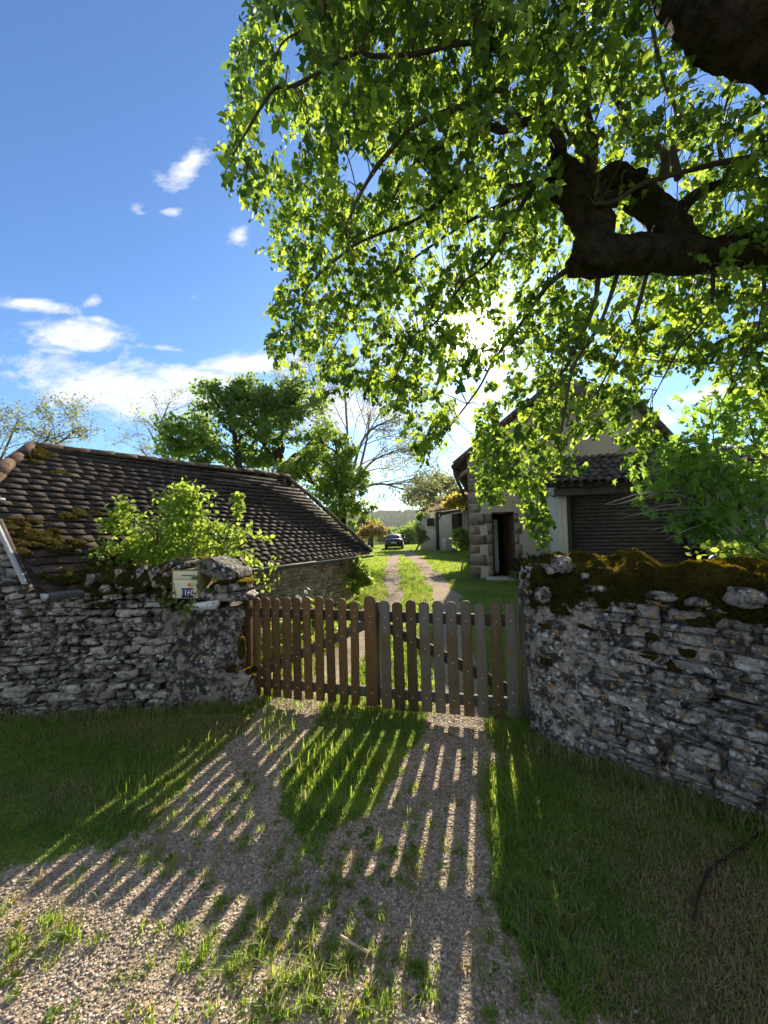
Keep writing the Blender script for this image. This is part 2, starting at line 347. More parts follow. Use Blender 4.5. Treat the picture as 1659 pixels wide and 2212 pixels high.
def groundmat():
    t = NT('ground'); g = t.attr('gravel'); dry = t.attr('dry'); v = t.N('TexCoord').outputs['Object']
    vc = t.vor(75, vec=v, out=1); vd = t.vor(75, vec=v); n = t.noise(6, 5, .7, v); n2 = t.noise(60, 4, .7, v); n0 = t.noise(.9, 4, .65, v); nb = t.noise(.35, 3, .6, v)
    sep = t.N('SeparateColor', None, Color=vc).outputs[0]
    gc = t.ramp(sep, [(0, (.18, .14, .10)), (.4, (.36, .29, .215)), (.8, (.50, .41, .31)), (1, (.58, .49, .38))]); gc = t.mix(t.ramp(vd, [(.3, 0), (.75, .7)]), gc, (.17, .135, .105))
    gc = t.mix(t.math('MULTIPLY', n, .4), gc, (.24, .19, .14))
    gr = t.ramp(t.math('ADD', t.math('MULTIPLY', n2, .6), t.math('MULTIPLY', n0, .45)), [(.3, (.045, .08, .016)), (.5, (.10, .15, .025)), (.7, (.19, .22, .045))])
    gr = t.mix(t.math('MULTIPLY', t.ramp(nb, [(.45, 0), (.65, 1)]), .5), gr, (.15, .16, .035))
    soil = t.mix(n2, (.05, .035, .024), (.15, .115, .08))
    gr = t.mix(dry, gr, soil)
    k = t.ramp(t.math('ADD', g, t.math('MULTIPLY', t.math('SUBTRACT', n, .5), .5)), [(.38, 0), (.62, 1)])
    h = t.mix(k, n2, t.math('SUBTRACT', 1., vd))
    MT['ground'] = t.surf(t.mix(k, gr, gc), .95, t.bump(h, .4, .010), .03)
groundmat()
# ------------------------------------------------------------------ world, sun
w = bpy.data.worlds.new('World'); S.world = w; w.use_nodes = True; nt = w.node_tree; nt.nodes.clear()
SKY_STRENGTH, SUN_STRENGTH, EXPOSURE = .066, 5., 1.36
t = NT.__new__(NT); t.t = nt; t.n = nt.nodes
sky = t.N('TexSky', {'sky_type': 'NISHITA', 'sun_disc': False, 'sun_elevation': SUN_EL, 'sun_rotation': SUN_AZ, 'air_density': 1.0, 'dust_density': .35, 'ozone_density': 2.2})
D = t.N('TexCoord').outputs['Generated']; sp = t.N('SeparateXYZ', None, Vector=D)
yy = t.math('MAXIMUM', sp.outputs[1], .05)
px = t.math('DIVIDE', sp.outputs[0], yy); pz = t.math('DIVIDE', sp.outputs[2], yy)
acc = None
CLOUDS = [(405, 365, 26, 60, -38, .85), (352, 388, 32, 14, -30, .55), (298, 455, 20, 13, -15, .7), (370, 459, 26, 12, -10, .75), (512, 513, 24, 24, -30, .9), (66, 656, 85, 14, -14, 1.0), (165, 728, 92, 32, -10, 1.25),
          (200, 652, 22, 12, 20, .7), (422, 645, 40, 14, -15, .6), (190, 690, 40, 8, -8, .6), (260, 845, 190, 46, -13, 1.3), (430, 812, 150, 24, -10, 1.1), (530, 790, 110, 26, 3, 1.2), (345, 752, 60, 8, -12, .7), (110, 895, 40, 7, 8, .6),
          (700, 880, 200, 46, -3, 1.1), (985, 885, 70, 26, 3, 1.2), (1510, 858, 120, 20, 10, 1.0), (1400, 905, 110, 22, 5, .8), (760, 1010, 160, 26, 0, .8), (430, 935, 90, 10, -6, .6), (1010, 700, 240, 120, 0, .55)]
for (cx, cy, rx, ry, rot, s_) in CLOUDS:
    d = ray(cx, cy); ux, uz = d[0]/d[1], d[2]/d[1]; a = radians(rot+1.3)
    dx = t.math('SUBTRACT', px, ux); dz = t.math('SUBTRACT', pz, uz)
    e1 = t.math('ADD', t.math('MULTIPLY', dx, cos(a)*F/rx), t.math('MULTIPLY', dz, sin(a)*F/rx)); e2 = t.math('ADD', t.math('MULTIPLY', dx, -sin(a)*F/ry), t.math('MULTIPLY', dz, cos(a)*F/ry))
    q = t.math('ADD', t.math('MULTIPLY', e1, e1), t.math('MULTIPLY', e2, e2))
    g = t.math('MULTIPLY', t.math('EXPONENT', t.math('MULTIPLY', q, -.75)), s_); acc = g if acc is None else t.math('MAXIMUM', acc, g)
pv = t.N('CombineXYZ', None, X=t.math('MULTIPLY', px, 1.), Y=t.math('MULTIPLY', pz, 2.2), Z=t.math('MULTIPLY', px, .35))
n1 = t.N('TexNoise', None, Vector=pv, Scale=7., Detail=9., Roughness=.62, Distortion=.5).outputs[0]
n2 = t.N('TexNoise', None, Vector=pv, Scale=24., Detail=6., Roughness=.6).outputs[0]
den = t.math('ADD', acc, t.math('ADD', t.math('MULTIPLY', t.math('SUBTRACT', n1, .5), 2.2), t.math('MULTIPLY', t.math('SUBTRACT', n2, .5), .7)))
mask = t.math('MULTIPLY', t.ramp(den, [(.28, 0), (.95, 1)]), t.ramp(acc, [(.06, 0), (.25, 1)]))
cc = t.ramp(t.math('ADD', n2, t.math('MULTIPLY', n1, .4)), [(.4, (5.2, 5.4, 5.7)), (.8, (6.6, 6.7, 6.8))])
# brightening of the air round the low sun
sv = t.N('VectorMath', {'operation': 'DOT_PRODUCT'}, i0=t.N('VectorMath', {'operation': 'NORMALIZE'}, i0=D).outputs[0], i1=tuple(sd)).outputs[1]
aur = t.math('POWER', t.math('MAXIMUM', sv, 0.), 45.); core = t.math('POWER', t.math('MAXIMUM', sv, 0.), 900.)
skyc = t.mix(1., sky.outputs[0], (.66, .94, 1.24), 'MULTIPLY')
col = t.mix(t.math('MULTIPLY', mask, .9), skyc, cc)
# invented cloud bank in the unseen rear sky, added to brighten shaded walls
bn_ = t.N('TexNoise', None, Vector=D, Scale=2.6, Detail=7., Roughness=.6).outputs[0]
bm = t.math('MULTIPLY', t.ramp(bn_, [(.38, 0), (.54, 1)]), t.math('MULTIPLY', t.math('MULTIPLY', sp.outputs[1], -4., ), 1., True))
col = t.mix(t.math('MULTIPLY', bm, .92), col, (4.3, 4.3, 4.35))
glow = t.N('CombineXYZ', None, X=t.math('ADD', t.math('MULTIPLY', aur, 1.3), t.math('MULTIPLY', core, 150.)), Y=t.math('ADD', t.math('MULTIPLY', aur, 1.2), t.math('MULTIPLY', core, 142.)), Z=t.math('ADD', t.math('MULTIPLY', aur, 1.05), t.math('MULTIPLY', core, 128.)))
col = t.mix(1., col, glow.outputs[0], 'ADD')
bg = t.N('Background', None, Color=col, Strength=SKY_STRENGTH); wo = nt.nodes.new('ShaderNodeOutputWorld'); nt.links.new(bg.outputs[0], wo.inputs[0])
w.cycles.sampling_method = 'MANUAL'; w.cycles.sample_map_resolution = 1024
sl = bpy.data.lights.new('sun', 'SUN'); sl.energy = SUN_STRENGTH; sl.angle = radians(.53); sl.color = (1, .86, .66)
so = bpy.data.objects.new('sun', sl); COL.objects.link(so); so.rotation_euler = Vector(-sd).to_track_quat('-Z', 'Y').to_euler()
S.view_settings.view_transform = 'Standard'; S.view_settings.look = 'None'; S.view_settings.exposure = EXPOSURE; S.view_settings.gamma = 1
# ------------------------------------------------------------------ ground
def gz0(y): 
    y = np.asarray(y, float); z = -.022*np.log1p(np.exp(np.clip((y-11)/1.5, -30, 30)))*1.5
    z = np.where(y > 11+45, -.022*(y-11), z); z = z - np.where(y > 58, 22*sstep(58, 190, y), 0) 
    return z + .022*np.maximum(0, y-190)
def GG(x, y):
    p = G(x, y)
    for _ in range(12): p = G(x, y, float(gz0(p[1])))
    return p
TRL = [(40, 2330, 1.5), (180, 2120, .80), (300, 1953, .52), (403, 1808, .40), (520, 1665, .30), (640, 1530, .25), (742, 1420, .22), (850, 1290, .20), (845, 1230, .30), (852, 1195, .42)]
TRR = [(850, 2330, .58), (850, 2120, .54), (868, 1953, .50), (935, 1808, .37), (965, 1665, .29), (995, 1550, .27), (985, 1420, .24), (965, 1290, .26), (915, 1220, .38), (880, 1192, .42)]
def polyw(T):
    a = np.array([[*GG(x, y)[:2], r] for x, y, r in T]); return a
TL, TR = polyw(TRL), polyw(TRR)
def pdist(x, y, A):
    best = np.full(np.shape(x), -9.)
    for (x0, y0, r0_), (x1, y1, r1) in zip(A[:-1], A[1:]):
        dx, dy = x1-x0, y1-y0; tt = np.clip(((x-x0)*dx+(y-y0)*dy)/(dx*dx+dy*dy), 0, 1); r = r0_+(r1-r0_)*tt
        best = np.maximum(best, 1-np.hypot(x-x0-tt*dx, y-y0-tt*dy)/r)
    return best
def gravel(x, y):
    p = np.stack([x*2.2, y*2.2, 0*x], -1); k = np.maximum(pdist(x, y, TL), pdist(x, y, TR)) + .33*fbm(p, 4)+.06+.28*fbm(p*.35+3, 2)*sstep(3.5, 6, y)
    k = sstep(-.25, .3, k+.10*fbm(p*3.1+5, 3))
    near = sstep(1.62, 1.35, y + .12*vn(p) + .12*x)*sstep(1.0, .55, x)
    g = np.maximum(k, near*(.62+.4*fbm(p*1.7+9, 3)))
    return np.clip(g, 0, 1)
BL = [(1430, 1900, .5, .4, .8), (1330, 1760, .35, .3, .6), (1380, 2150, .3, .25, .7), (120, 1700, .5, .2, .5), (400, 1575, .9, .22, .75), (470, 1650, .5, .15, .5), (1570, 1960, .42, .45, 1.), (1640, 2150, .4, .3, .9), (1330, 1670, .5, .22, .55), (1150, 1640, .25, .3, .6), (350, 1740, .5, .12, .4), (20, 1960, .5, .1, .5)]
BLW = [(*GG(a, b)[:2], c, d, e) for a, b, c, d, e in BL]
def dry(x, y):
    r = 0*x
    for (a, b, c, d, e) in BLW: r = np.maximum(r, e*np.exp(-((x-a)/c)**2-((y-b)/d)**2))
    return np.clip(r+.25*fbm(np.stack([x*3, y*3, 0*x+4], -1), 3)*(r > .05), 0, 1)
def gz(x, y):
    x = np.asarray(x, float); y = np.asarray(y, float); p = np.stack([x, y, 0*x], -1)
    near = np.exp(-np.maximum(0, y-5)/6)
    return gz0(y) + near*(.018*fbm(p*1.6, 3) + .007*vn(p*9)) + (1-near)*.08*fbm(p*.12, 2) - .015*near*gravel(x, y)
def grow_axis(a, b, step, lo, hi, g):
    c = list(np.arange(a, b+1e-6, step)); s_ = step
    while c[-1] < hi: s_ *= g; c.append(c[-1]+s_)
    s_ = step; l = [a]
    while l[-1] > lo: s_ *= g; l.append(l[-1]-s_)
    return np.array(l[:0:-1]+c)
gx = grow_axis(-3.8, 3.0, .04, -420, 420, 1.12); gy = grow_axis(.8, 4.6, .035, -60, 330, 1.055)
X, Y = np.meshgrid(gx, gy); n0, n1_ = X.shape
gi = (np.arange(n0-1)[:, None]*n1_+np.arange(n1_-1)[None]); q = np.stack([gi, gi+1, gi+n1_+1, gi+n1_], -1).reshape(-1, 4)
go = mkobj('ground', np.stack([X, Y, gz(X, Y)], -1).reshape(-1, 3), [q], np.zeros(X.size), MT['ground'], None, True)
for nm, arr in (('gravel', gravel(X, Y)), ('dry', dry(X, Y))):
    a = go.data.attributes.new(nm, 'FLOAT', 'POINT'); a.data.foreach_set('value', arr.ravel().astype(np.float32))
tag(go, kind='structure')
# hills beyond the valley
hx = np.linspace(-700, 900, 110); hy = np.linspace(300, 1300, 46); X, Y = np.meshgrid(hx, hy)
def hz(X, Y): return -22 + 48*sstep(320, 900, Y) + 5*fbm(np.stack([X*.005, Y*.006, 0*X], -1), 3)*sstep(300, 500, Y)
gi = (np.arange(45)[:, None]*110+np.arange(109)[None]); q = np.stack([gi, gi+1, gi+111, gi+110], -1).reshape(-1, 4)
simple('hill_green', (.035, .06, .018), (.10, .13, .035), .05, .95, 0)
tag(mkobj('hills', np.stack([X, Y, hz(X, Y)-.6], -1).reshape(-1, 3), [q], np.zeros(X.size), MT['hill_green'], None, True), kind='structure')
mb = MB(); N = 2600
Yc = 150+rng.random(N)**.8*900; Xc = (rng.random(N)-.4)*Yc*.75; zc = np.where(Yc < 310, gz(Xc, Yc), hz(Xc, Yc)); sz = 3.2+rng.random(N)*3
rocks(mb, np.stack([Xc, Yc, zc+sz*.7], -1), np.stack([sz, sz, sz*1.05], -1), n=3, rough=.35, box=.15)
c_ = np.vstack(mb.v).reshape(N, -1, 3); ii = rng.integers(0, c_.shape[1], (N, 30)); pos = np.take_along_axis(c_, ii[..., None], 1).reshape(-1, 3)+rng.normal(0, .25, (N*30, 3))
leaves(mb, pos-(0, 0, .8), rng.normal(0, 1, pos.shape), rng.normal(0, 1, pos.shape), 1.1, 'oval')
tag(mb.obj('wooded_hillside', MT['far_leaf']), 'far green woods covering the hills behind the dark car', 'woods', kind='stuff')
# ------------------------------------------------------------------ grass, pebbles, weeds
mb = MB()
def scatter(n, y0, y1, ex=1.05, pw=1.):
    y = y0+(y1-y0)*rng.random(n)**pw; return (rng.random(n)*2-1)*ex*y, y
x, y = scatter(270000, 1.0, 3.9, 1.36, .85); g = gravel(x, y); d = dry(x, y)
left = sstep(-.2, -1.2, x); keep = rng.random(len(x)) < np.where(g > .5, .006, (1-g)**1.6)*(np.where(np.abs(x+.1) > .8, .55, .18)+.82*(fbm(np.stack([x*5, y*5, 0*x], -1), 3) > -.15+.5*sstep(2.6, 1.6, y)*(np.abs(x+.2) < .6)))
nw = (y > 3.45-.3*(x > .4)) & ((x < -1.35) | (x > 1.25)); keep &= ~nw
x, y, d = x[keep], y[keep], d[keep]; n = len(x)
pn = fbm(np.stack([x*2.2, y*2.2, 0*x+7], -1), 3); L = (.014+.030*rng.random(n)**2)*(1+.5*np.clip(pn, -1, 1)); L *= 1+.8*sstep(.3, .9, np.abs(x+.25))
r = np.clip(rng.normal(.36, .16, n)+.12*pn, 0, .66); isd = rng.random(n) < d*.8+.06; L[isd] *= .75; L *= 1-.35*sstep(.6, 1.1, x); L *= 1-.3*sstep(-.5, -.9, x); r[isd] = .78+.22*rng.random(isd.sum())
blades(mb, np.stack([x, y, gz(x, y)], -1), L, .0045, .85, r)
# tufts along the edges, at the gate and at the wall foot
tx, ty = [], []
for (a, b, c, cnt, s_) in [(560, 1560, 640, 240, .05), (480, 1590, 330, 160, .06), (330, 1680, 240, 120, .06), (560, 1500, 700, 160, .05), (1055, 1690, 1060, 220, .035), (1108, 1720, 1105, 240, .03), (1140, 1680, 1150, 90, .03), (700, 1520, 930, 500, .06), (1090, 1565, 1130, 200, .04), (640, 1660, 780, 420, .08)]:
    for k in range(cnt):
        p = GG(a+(c-a)*random.random(), b+random.gauss(0, 25)); tx.append(p[0]+random.gauss(0, s_)); ty.append(p[1]+random.gauss(0, s_))
x, y = np.array(tx), np.array(ty); n = len(x); blades(mb, np.stack([x, y, gz(x, y)], -1), .05+.08*rng.random(n), .007, .45, np.clip(rng.normal(.5, .12, n), 0, .68))
for (a, b, sx_, sy_, cnt) in [(600, 2100, 150, 80, 50), (640, 1980, 110, 60, 50), (480, 2120, 120, 60, 12), (760, 2130, 120, 60, 40), (40, 2000, 90, 40, 50), (700, 1850, 120, 60, 60), (560, 1700, 60, 60, 30), (900, 1800, 40, 90, 30), (330, 1780, 120, 50, 60), (1120, 1950, 60, 120, 80), (1230, 2120, 50, 60, 60)]:
    for k in range(cnt):
        p = GG(random.gauss(a, sx_), min(2230, random.gauss(b, sy_))); n = random.randint(6, 22); q_ = p+rng.normal(0, .014, (n, 3)); q_[:, 2] = gz(q_[:, 0], q_[:, 1]); blades(mb, q_, (.02+.035*rng.random(n))*random.uniform(.7, 1.3), .005, .9, np.clip(rng.normal(.5, .12, n)+(.3 if random.random() < .25 else 0), 0, 1))
# wall feet
for (a, b) in [((-4.2, 3.36), (-1.2, 3.62)), ((1.05, 2.85), (2.4, 1.72))]:
    k = 2600; s_ = rng.random(k); x = a[0]+(b[0]-a[0])*s_+rng.normal(0, .04, k); y = a[1]+(b[1]-a[1])*s_+rng.normal(0, .04, k)
    blades(mb, np.stack([x, y, gz(x, y)], -1), .05+.10*rng.random(k)**2, .005, .6, np.where(rng.random(k) < .4, .8+.2*rng.random(k), rng.random(k)*.6))
# lawn beyond the gate
x, y = scatter(170000, 3.5, 14, .55, 1.1); g = gravel(x, y); keep = (rng.random(len(x)) < (1-g)**1.5) & (x > -1.6-.0*y); x, y = x[keep], y[keep]; n = len(x)
pn = fbm(np.stack([x*.9, y*.9, 0*x+7], -1), 3); blades(mb, np.stack([x, y, gz(x, y)], -1), (.03+.04*rng.random(n))*(1+y*.05), .005+y*.0011, .6, np.where(rng.random(n) < .14+.1*pn, .74+.2*rng.random(n), np.clip(.45+.2*pn+.15*rng.normal(0, 1, n), 0, .7)))
x, y = scatter(60000, 14, 56, .28, 1.2); g = gravel(x, y); keep = rng.random(len(x)) < (1-g); x, y = x[keep], y[keep]; n = len(x)
blades(mb, np.stack([x, y, gz(x, y)], -1), .05+.05*rng.random(n), .03, .6, np.clip(rng.normal(.48, .14, n), 0, .72))
tag(mb.obj('grass', MT['grass']), 'short green and straw coloured grass on the verges, drive and lawn', 'grass', kind='stuff')
mb = MB(); x, y = scatter(150000, .95, 4.4, 1.0, .9); g = gravel(x, y); keep = rng.random(len(x)) < g*1.05-.1; x, y = x[keep], y[keep]; n = len(x)
s_ = (.0030+.0042*rng.random(n)**2.2)*np.where(y > 2.6, 1.1, .9); c = np.stack([x, y, gz(x, y)+s_*.08], -1); A = rng.normal(0, 1, (n, 3, 3))*[1, 1, .28]; A[:, :2, 2] *= 1.; A[:, 2, :2] *= .2; A[:, 2, 2] = 1.5; Q, _ = np.linalg.qr(A[:, :, ::-1]); Q = Q[:, :, ::-1]
rocks(mb, c, np.stack([s_*(1+.5*rng.random(n)), s_*(.8+.3*rng.random(n)), s_*(.22+.16*rng.random(n))], -1), Q, 1, .35, .75)
tag(mb.obj('gravel', MT['pebble']), 'loose pale crushed gravel in the wheel tracks', 'gravel', kind='stuff')
mb = MB(); pos, ax, nr, sz = [], [], [], []
wp = []
for (a, b, cnt, sx, sy) in [(600, 2130, 30, 190, 70), (660, 1990, 22, 100, 60), (600, 1790, 20, 90, 60), (1010, 1600, 6, 60, 40), (700, 1640, 26, 100, 60), (420, 1850, 8, 90, 30), (40, 2060, 12, 70, 50), (760, 2080, 20, 90, 80), (820, 1790, 22, 60, 50), (300, 2130, 8, 160, 40), (560, 2190, 16, 120, 20), (1230, 1850, 40, 110, 120), (1200, 2050, 40, 70, 90)]:
    for k in range(cnt):
        p = GG(a+random.gauss(0, sx), min(2260, b+random.gauss(0, sy))); wp.append(p)
for p in wp:
    k = random.randint(5, 10); s_ = random.uniform(.010, .028); b0 = random.random()*6
    for j in range(k):
        th = b0+j*2.4; el = random.uniform(.15, .8); dr = np.array([cos(th)*cos(el), sin(th)*cos(el), sin(el)]); pos.append([p[0], p[1], float(gz(p[0], p[1]))]+dr*.006); ax.append(dr); nr.append([-cos(th)*sin(el), -sin(th)*sin(el), cos(el)]); sz.append(s_*random.uniform(.7, 1.2))
leaves(mb, np.array(pos), np.array(ax), np.array(nr), np.array(sz), 'oval')
tag(mb.obj('weeds', MT['mid_leaf']), 'small leafy weeds growing through the gravel and grass', 'weeds', kind='stuff')
# ------------------------------------------------------------------ surface sampling for moss
def samplef(mb, n, cond=None):
    v = np.vstack(mb.v); f = np.vstack([a for a in mb.f if a.shape[1] == 4]); a, b, c, d = (v[f[:, i]] for i in range(4))
    nn = np.cross(c-a, d-b); ar = np.linalg.norm(nn, axis=1); i = rng.choice(len(f), n, p=ar/ar.sum()); u, w_ = rng.random((n, 1)), rng.random((n, 1))
    p = a[i]*(1-u)*(1-w_)+b[i]*u*(1-w_)+c[i]*u*w_+d[i]*(1-u)*w_; no = nrm(nn[i])
    if cond is not None: k = cond(p, no); p, no = p[k], no[k]
    return p, no
def mossy(mb, n, L=(.008, .02), wd=.004, cond=None, lean=.5):
    v = np.vstack(mb.v); mb.v = [v+.008*np.stack([fbm(v*26+q*5, 2) for q in range(3)], -1)]; mb.r = [np.clip(.4+.4*fbm(v*9, 2), 0, 1)]
    p, no = samplef(mb, n, cond); k = len(p)
    blades(mb, p-no*.002, L[0]+(L[1]-L[0])*rng.random(k), wd, lean, np.clip(.5+.35*fbm(p*7, 2)+.15*rng.normal(0, 1, k), 0, 1), nrm(no+np.array([0, 0, .35])))
def wallframe(A, B):
    A = np.array(A, float); B = np.array(B, float); d = (B-A)/np.linalg.norm(B-A); return A, d, np.array([d[1], -d[0]]), np.linalg.norm(B-A)   # normal on the right hand of A->B
def stonerows(mb, A, B, ztop, lr, hr, dep=.1, z0=-.03, jit=.02, tilt=.06, rough=.14, box=.62, n=3, wob=.03, gap=.96):
    A, d, nn, L = wallframe(A, B); C, Sz = [], []; z = z0; T = []
    while z < 3.2:
        h = random.uniform(*hr); s_ = -random.random()*lr[1]*.5
        while s_ < L:
            l = random.uniform(*lr)*(.75 if random.random() < .25 else 1); hh = h*random.uniform(.75, 1.12); sc = s_+l/2
            zc = z+h/2+wob*float(vn(np.array([sc*1.7, z*1.3, A[0]]))); 
            if zc+h*.3 < ztop(sc) and sc < L-.02:
                k = random.uniform(-jit, jit); C.append([*(A+d*sc+nn*(k-dep/2)), zc]); Sz.append([l/2*gap, dep/2+.02, hh/2*gap]); T.append(random.gauss(0, tilt))
            s_ += l
        z += h*.97
    R = np.array([np.array([[d[0], nn[0], 0], [d[1], nn[1], 0], [0, 0, 1]]) @ np.array([[cos(a), 0, sin(a)], [0, 1, 0], [-sin(a), 0, cos(a)]]) for a in T])
    rocks(mb, C, Sz, R, n, rough, box)
# ------------------------------------------------------------------ left wall
WA, WB = np.array([-5.4, 3.40]), np.array([-1.52, 3.66])
lw = thing('dry_stone_wall', 'grey dry stone wall left of the gate, with moss and standing stones on top', 'wall', (-2.6, 3.7, 0))
A, d, nn, L = wallframe(WA, WB)
ztl = lambda s_: 1.13+.03*sin(s_*5)+.10*float(sstep(2.45, 2.1, s_))+.03*float(vn(np.array([s_*3., 2, 1])))
mb = MB(); stonerows(mb, WA, WA+(WB-WA)*.872, ztl, (.07, .30), (.030, .09), .16, jit=.035, rough=.22, tilt=.10, box=.82, n=4, gap=.95); mb.obj('stones', MT['limestone'], lw, True)
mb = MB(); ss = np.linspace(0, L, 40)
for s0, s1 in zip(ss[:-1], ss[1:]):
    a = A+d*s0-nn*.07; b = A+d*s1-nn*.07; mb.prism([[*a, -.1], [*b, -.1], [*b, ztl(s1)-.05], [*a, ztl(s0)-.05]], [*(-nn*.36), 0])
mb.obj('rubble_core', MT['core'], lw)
# standing coping stones with moss between
def sx(px_, y=1250): # arc length on the left wall under a photo column
    r_ = ray(px_, y); k = (A[1]*d[0]-A[0]*d[1])/(r_[1]*d[0]-r_[0]*d[1]); return float(np.dot(r_[:2]*k-A, d))
Rw = np.array([[d[0], nn[0], 0], [d[1], nn[1], 0], [0, 0, 1]])
mb = MB(); C, Z, RR = [], [], []
for px_, zz, hh, ww, tl in [(205, 1.22, .07, .05, .3), (262, 1.24, .085, .035, .05), (268, 1.17, .04, .05, 0), (298, 1.22, .05, .03, .1), (312, 1.26, .10, .04, -.15), (322, 1.19, .05, .06, .2), (336, 1.24, .09, .035, -.3), (345, 1.19, .06, .05, -.2), (358, 1.22, .07, .035, .1), (365, 1.16, .05, .06, 0), (240, 1.15, .05, .08, 0), (285, 1.13, .04, .09, .1)]:
    C.append([*(A+d*sx(px_)+nn*.0), zz]); Z.append([ww*.62, .10, hh*.9]); RR.append(Rw @ np.array([[cos(tl), 0, sin(tl)], [0, 1, 0], [-sin(tl), 0, cos(tl)]]))
rocks(mb, C, Z, np.array(RR), 3, .22, .45); mb.obj('coping_stones', MT['limestone'], lw, True)
mb = MB(); C, Z = [], []
for k in range(80):
    u = random.random(); px_ = 186+195*u; s_ = sx(px_); dp = random.random()**1.3; C.append([*(A+d*s_+nn*(.05-.26*dp)), 1.13+.17*random.random()*min(1, 5*u)*(.6+.4*dp)]); Z.append([.075, .06, .05])
for px_, zz in [(215, 1.1), (235, 1.07), (250, 1.1), (205, 1.05), (330, 1.1), (345, 1.08), (355, 1.02), (225, 1.0)]: C.append([*(A+d*sx(px_)-nn*.005), zz]); Z.append([.07, .035, .05])
rocks(mb, C, Z, Rw, 5, .35, .25); mossy(mb, 40000, (.008, .024)); mb.obj('moss', MT['moss'], lw)
# rendered pier with the mosaic patch
pier = thing('gate_pier', 'rough rendered stone pier with black lichen below the letter box', 'pier', (-1.45, 3.75, 0))
mb = MB(); p0 = G(352, 1525); p1 = G(533, 1512); cx_, cy_ = (p0[:2]+p1[:2])/2+np.array([0, .13])
T16 = cubetmpl(18); CT[18] = T16; ang = math.atan2(p1[1]-p0[1], p1[0]-p0[0])
rocks(mb, [[cx_, cy_, .455]], [[np.linalg.norm(p1[:2]-p0[:2])/2, .24, .50]], rotz(ang), 18, .035, .93); vv = np.vstack(mb.v); vv += .028*np.stack([fbm(vv*5+q*9, 3) for q in range(3)], -1); mb.v = [vv]; mb.obj('render', MT['pier_render'], pier, True)
mb = MB(); f0 = CAM  # mosaic set into the pier's upper edge
mp = [P(x_+2, y_+6, 3.475) for x_, y_ in [(398, 1300), (424, 1297), (468, 1291), (467, 1303), (463, 1310), (440, 1312), (432, 1318), (425, 1311), (412, 1312), (404, 1309)]]
mb.prism(mp, (0, .06, 0)); mb.obj('mosaic_patch', MT['mosaic_tile'], pier)
mb = MB(); C, Z = [], []
for x_, y_, a, b in [(492, 1268, .11, .05), (520, 1262, .09, .045), (470, 1285, .08, .04), (540, 1285, .05, .03), (505, 1285, .12, .04), (446, 1280, .05, .05)]: C.append(P(x_, y_, 3.68)); Z.append([a, .15, b])
rocks(mb, C, Z, rotz(.1), 3, .2, .5); mb.obj('cap_stones', MT['limestone'], pier, True)
mb = MB(); rocks(mb, [P(503, 1252, 3.66), P(528, 1256, 3.68), P(480, 1262, 3.75), P(500, 1446, 3.58), P(522, 1400, 3.7)], [[.09, .14, .02], [.07, .14, .02], [.08, .1, .03], [.05, .05, .02], [.03, .04, .1]], None, 3, .25, .3); mossy(mb, 9000, (.006, .018)); mb.obj('moss', MT['moss'], pier)
for nm, lab, pts, th, mat in [('stone_slab', 'big tilted stone slab resting over the right of the letter box', [(419, 1212), (452, 1205), (512, 1236), (512, 1252), (470, 1254), (432, 1238)], .36, 'limestone'),
                         ('stone_slab', 'thin grey slab leaning left of the letter box, the upper of the two', [(318, 1243), (383, 1205), (388, 1212), (330, 1248)], .26, 'weather_wood'), ('stone_slab', 'thin grey slab leaning against the letter box, the lower of the two', [(350, 1240), (398, 1212), (400, 1221), (355, 1253), (349, 1249)], .24, 'weather_wood')]:
    c = P(sum(a for a, _ in pts)/len(pts), sum(b for _, b in pts)/len(pts), 3.6); mb = MB(); Q = [P(a, b, 3.52) for a, b in pts]; mb.prism(Q, (.02, th, .0))
    v = np.vstack(mb.v); mb.v = [v+.012*np.stack([vn(v*14+q*7) for q in range(3)], -1)]; tg = thing(nm, lab, 'stone', c); mb.obj('slab', MT['limestone'] if mat == 'limestone' else MT['lichen_render'], tg, False, .012)
    if th > .3:
        mb = MB(); rocks(mb, [P(460, 1213, 3.64), P(490, 1230, 3.66), P(440, 1208, 3.7)], [[.07, .08, .012], [.06, .07, .012], [.05, .05, .012]], rotz(0) @ np.array([[cos(.55), 0, sin(.55)], [0, 1, 0], [-sin(.55), 0, cos(.55)]]), 3, .3, .3); mossy(mb, 3000, (.005, .012)); mb.obj('moss', MT['moss'], tg)
# letter box
lb = thing('letter_box', 'cream metal letter box with a dark blue number plate, between stone slabs', 'letter box', P(402, 1290, 3.6))
bl, br = P(371, 1293, 3.50), P(431, 1293, 3.52); tl = P(370, 1231, 3.50); wv = br-bl; hv = np.array([0, 0, tl[2]-bl[2]]); nv = nrm(np.cross(wv, hv))
if nv[1] > 0: nv = -nv
mb = MB(); dv = -nv*.24+np.array([.035, 0, 0]); mb.prism([bl, br, br+hv, bl+hv], dv); mb.obj('body', MT['mail_side'], lb, False, .006)
def onbox(name, u0_, u1_, v0_, v1_, mat, th=.004, par=lb, bev=0, lift=0.):
    mb = MB(); o_ = bl+nv*lift; mb.prism([o_+wv*u0_+hv*v0_, o_+wv*u1_+hv*v0_, o_+wv*u1_+hv*v1_, o_+wv*u0_+hv*v1_], nv*th); return mb.obj(name, MT[mat], par, False, bev)
onbox('door', .06, .94, .02, .66, 'mail_cream', .007, bev=.002); fl = onbox('flap', .06, .94,   .675, .96, 'mail_cream', .009, bev=.003); onbox('slot', .38, .76, .80, .825, 'black', .003, fl, 0, .011)
pl = onbox('number_plate', .36, .80, .04, .37, 'plate_blue', .004, lift=.007, bev=.001)
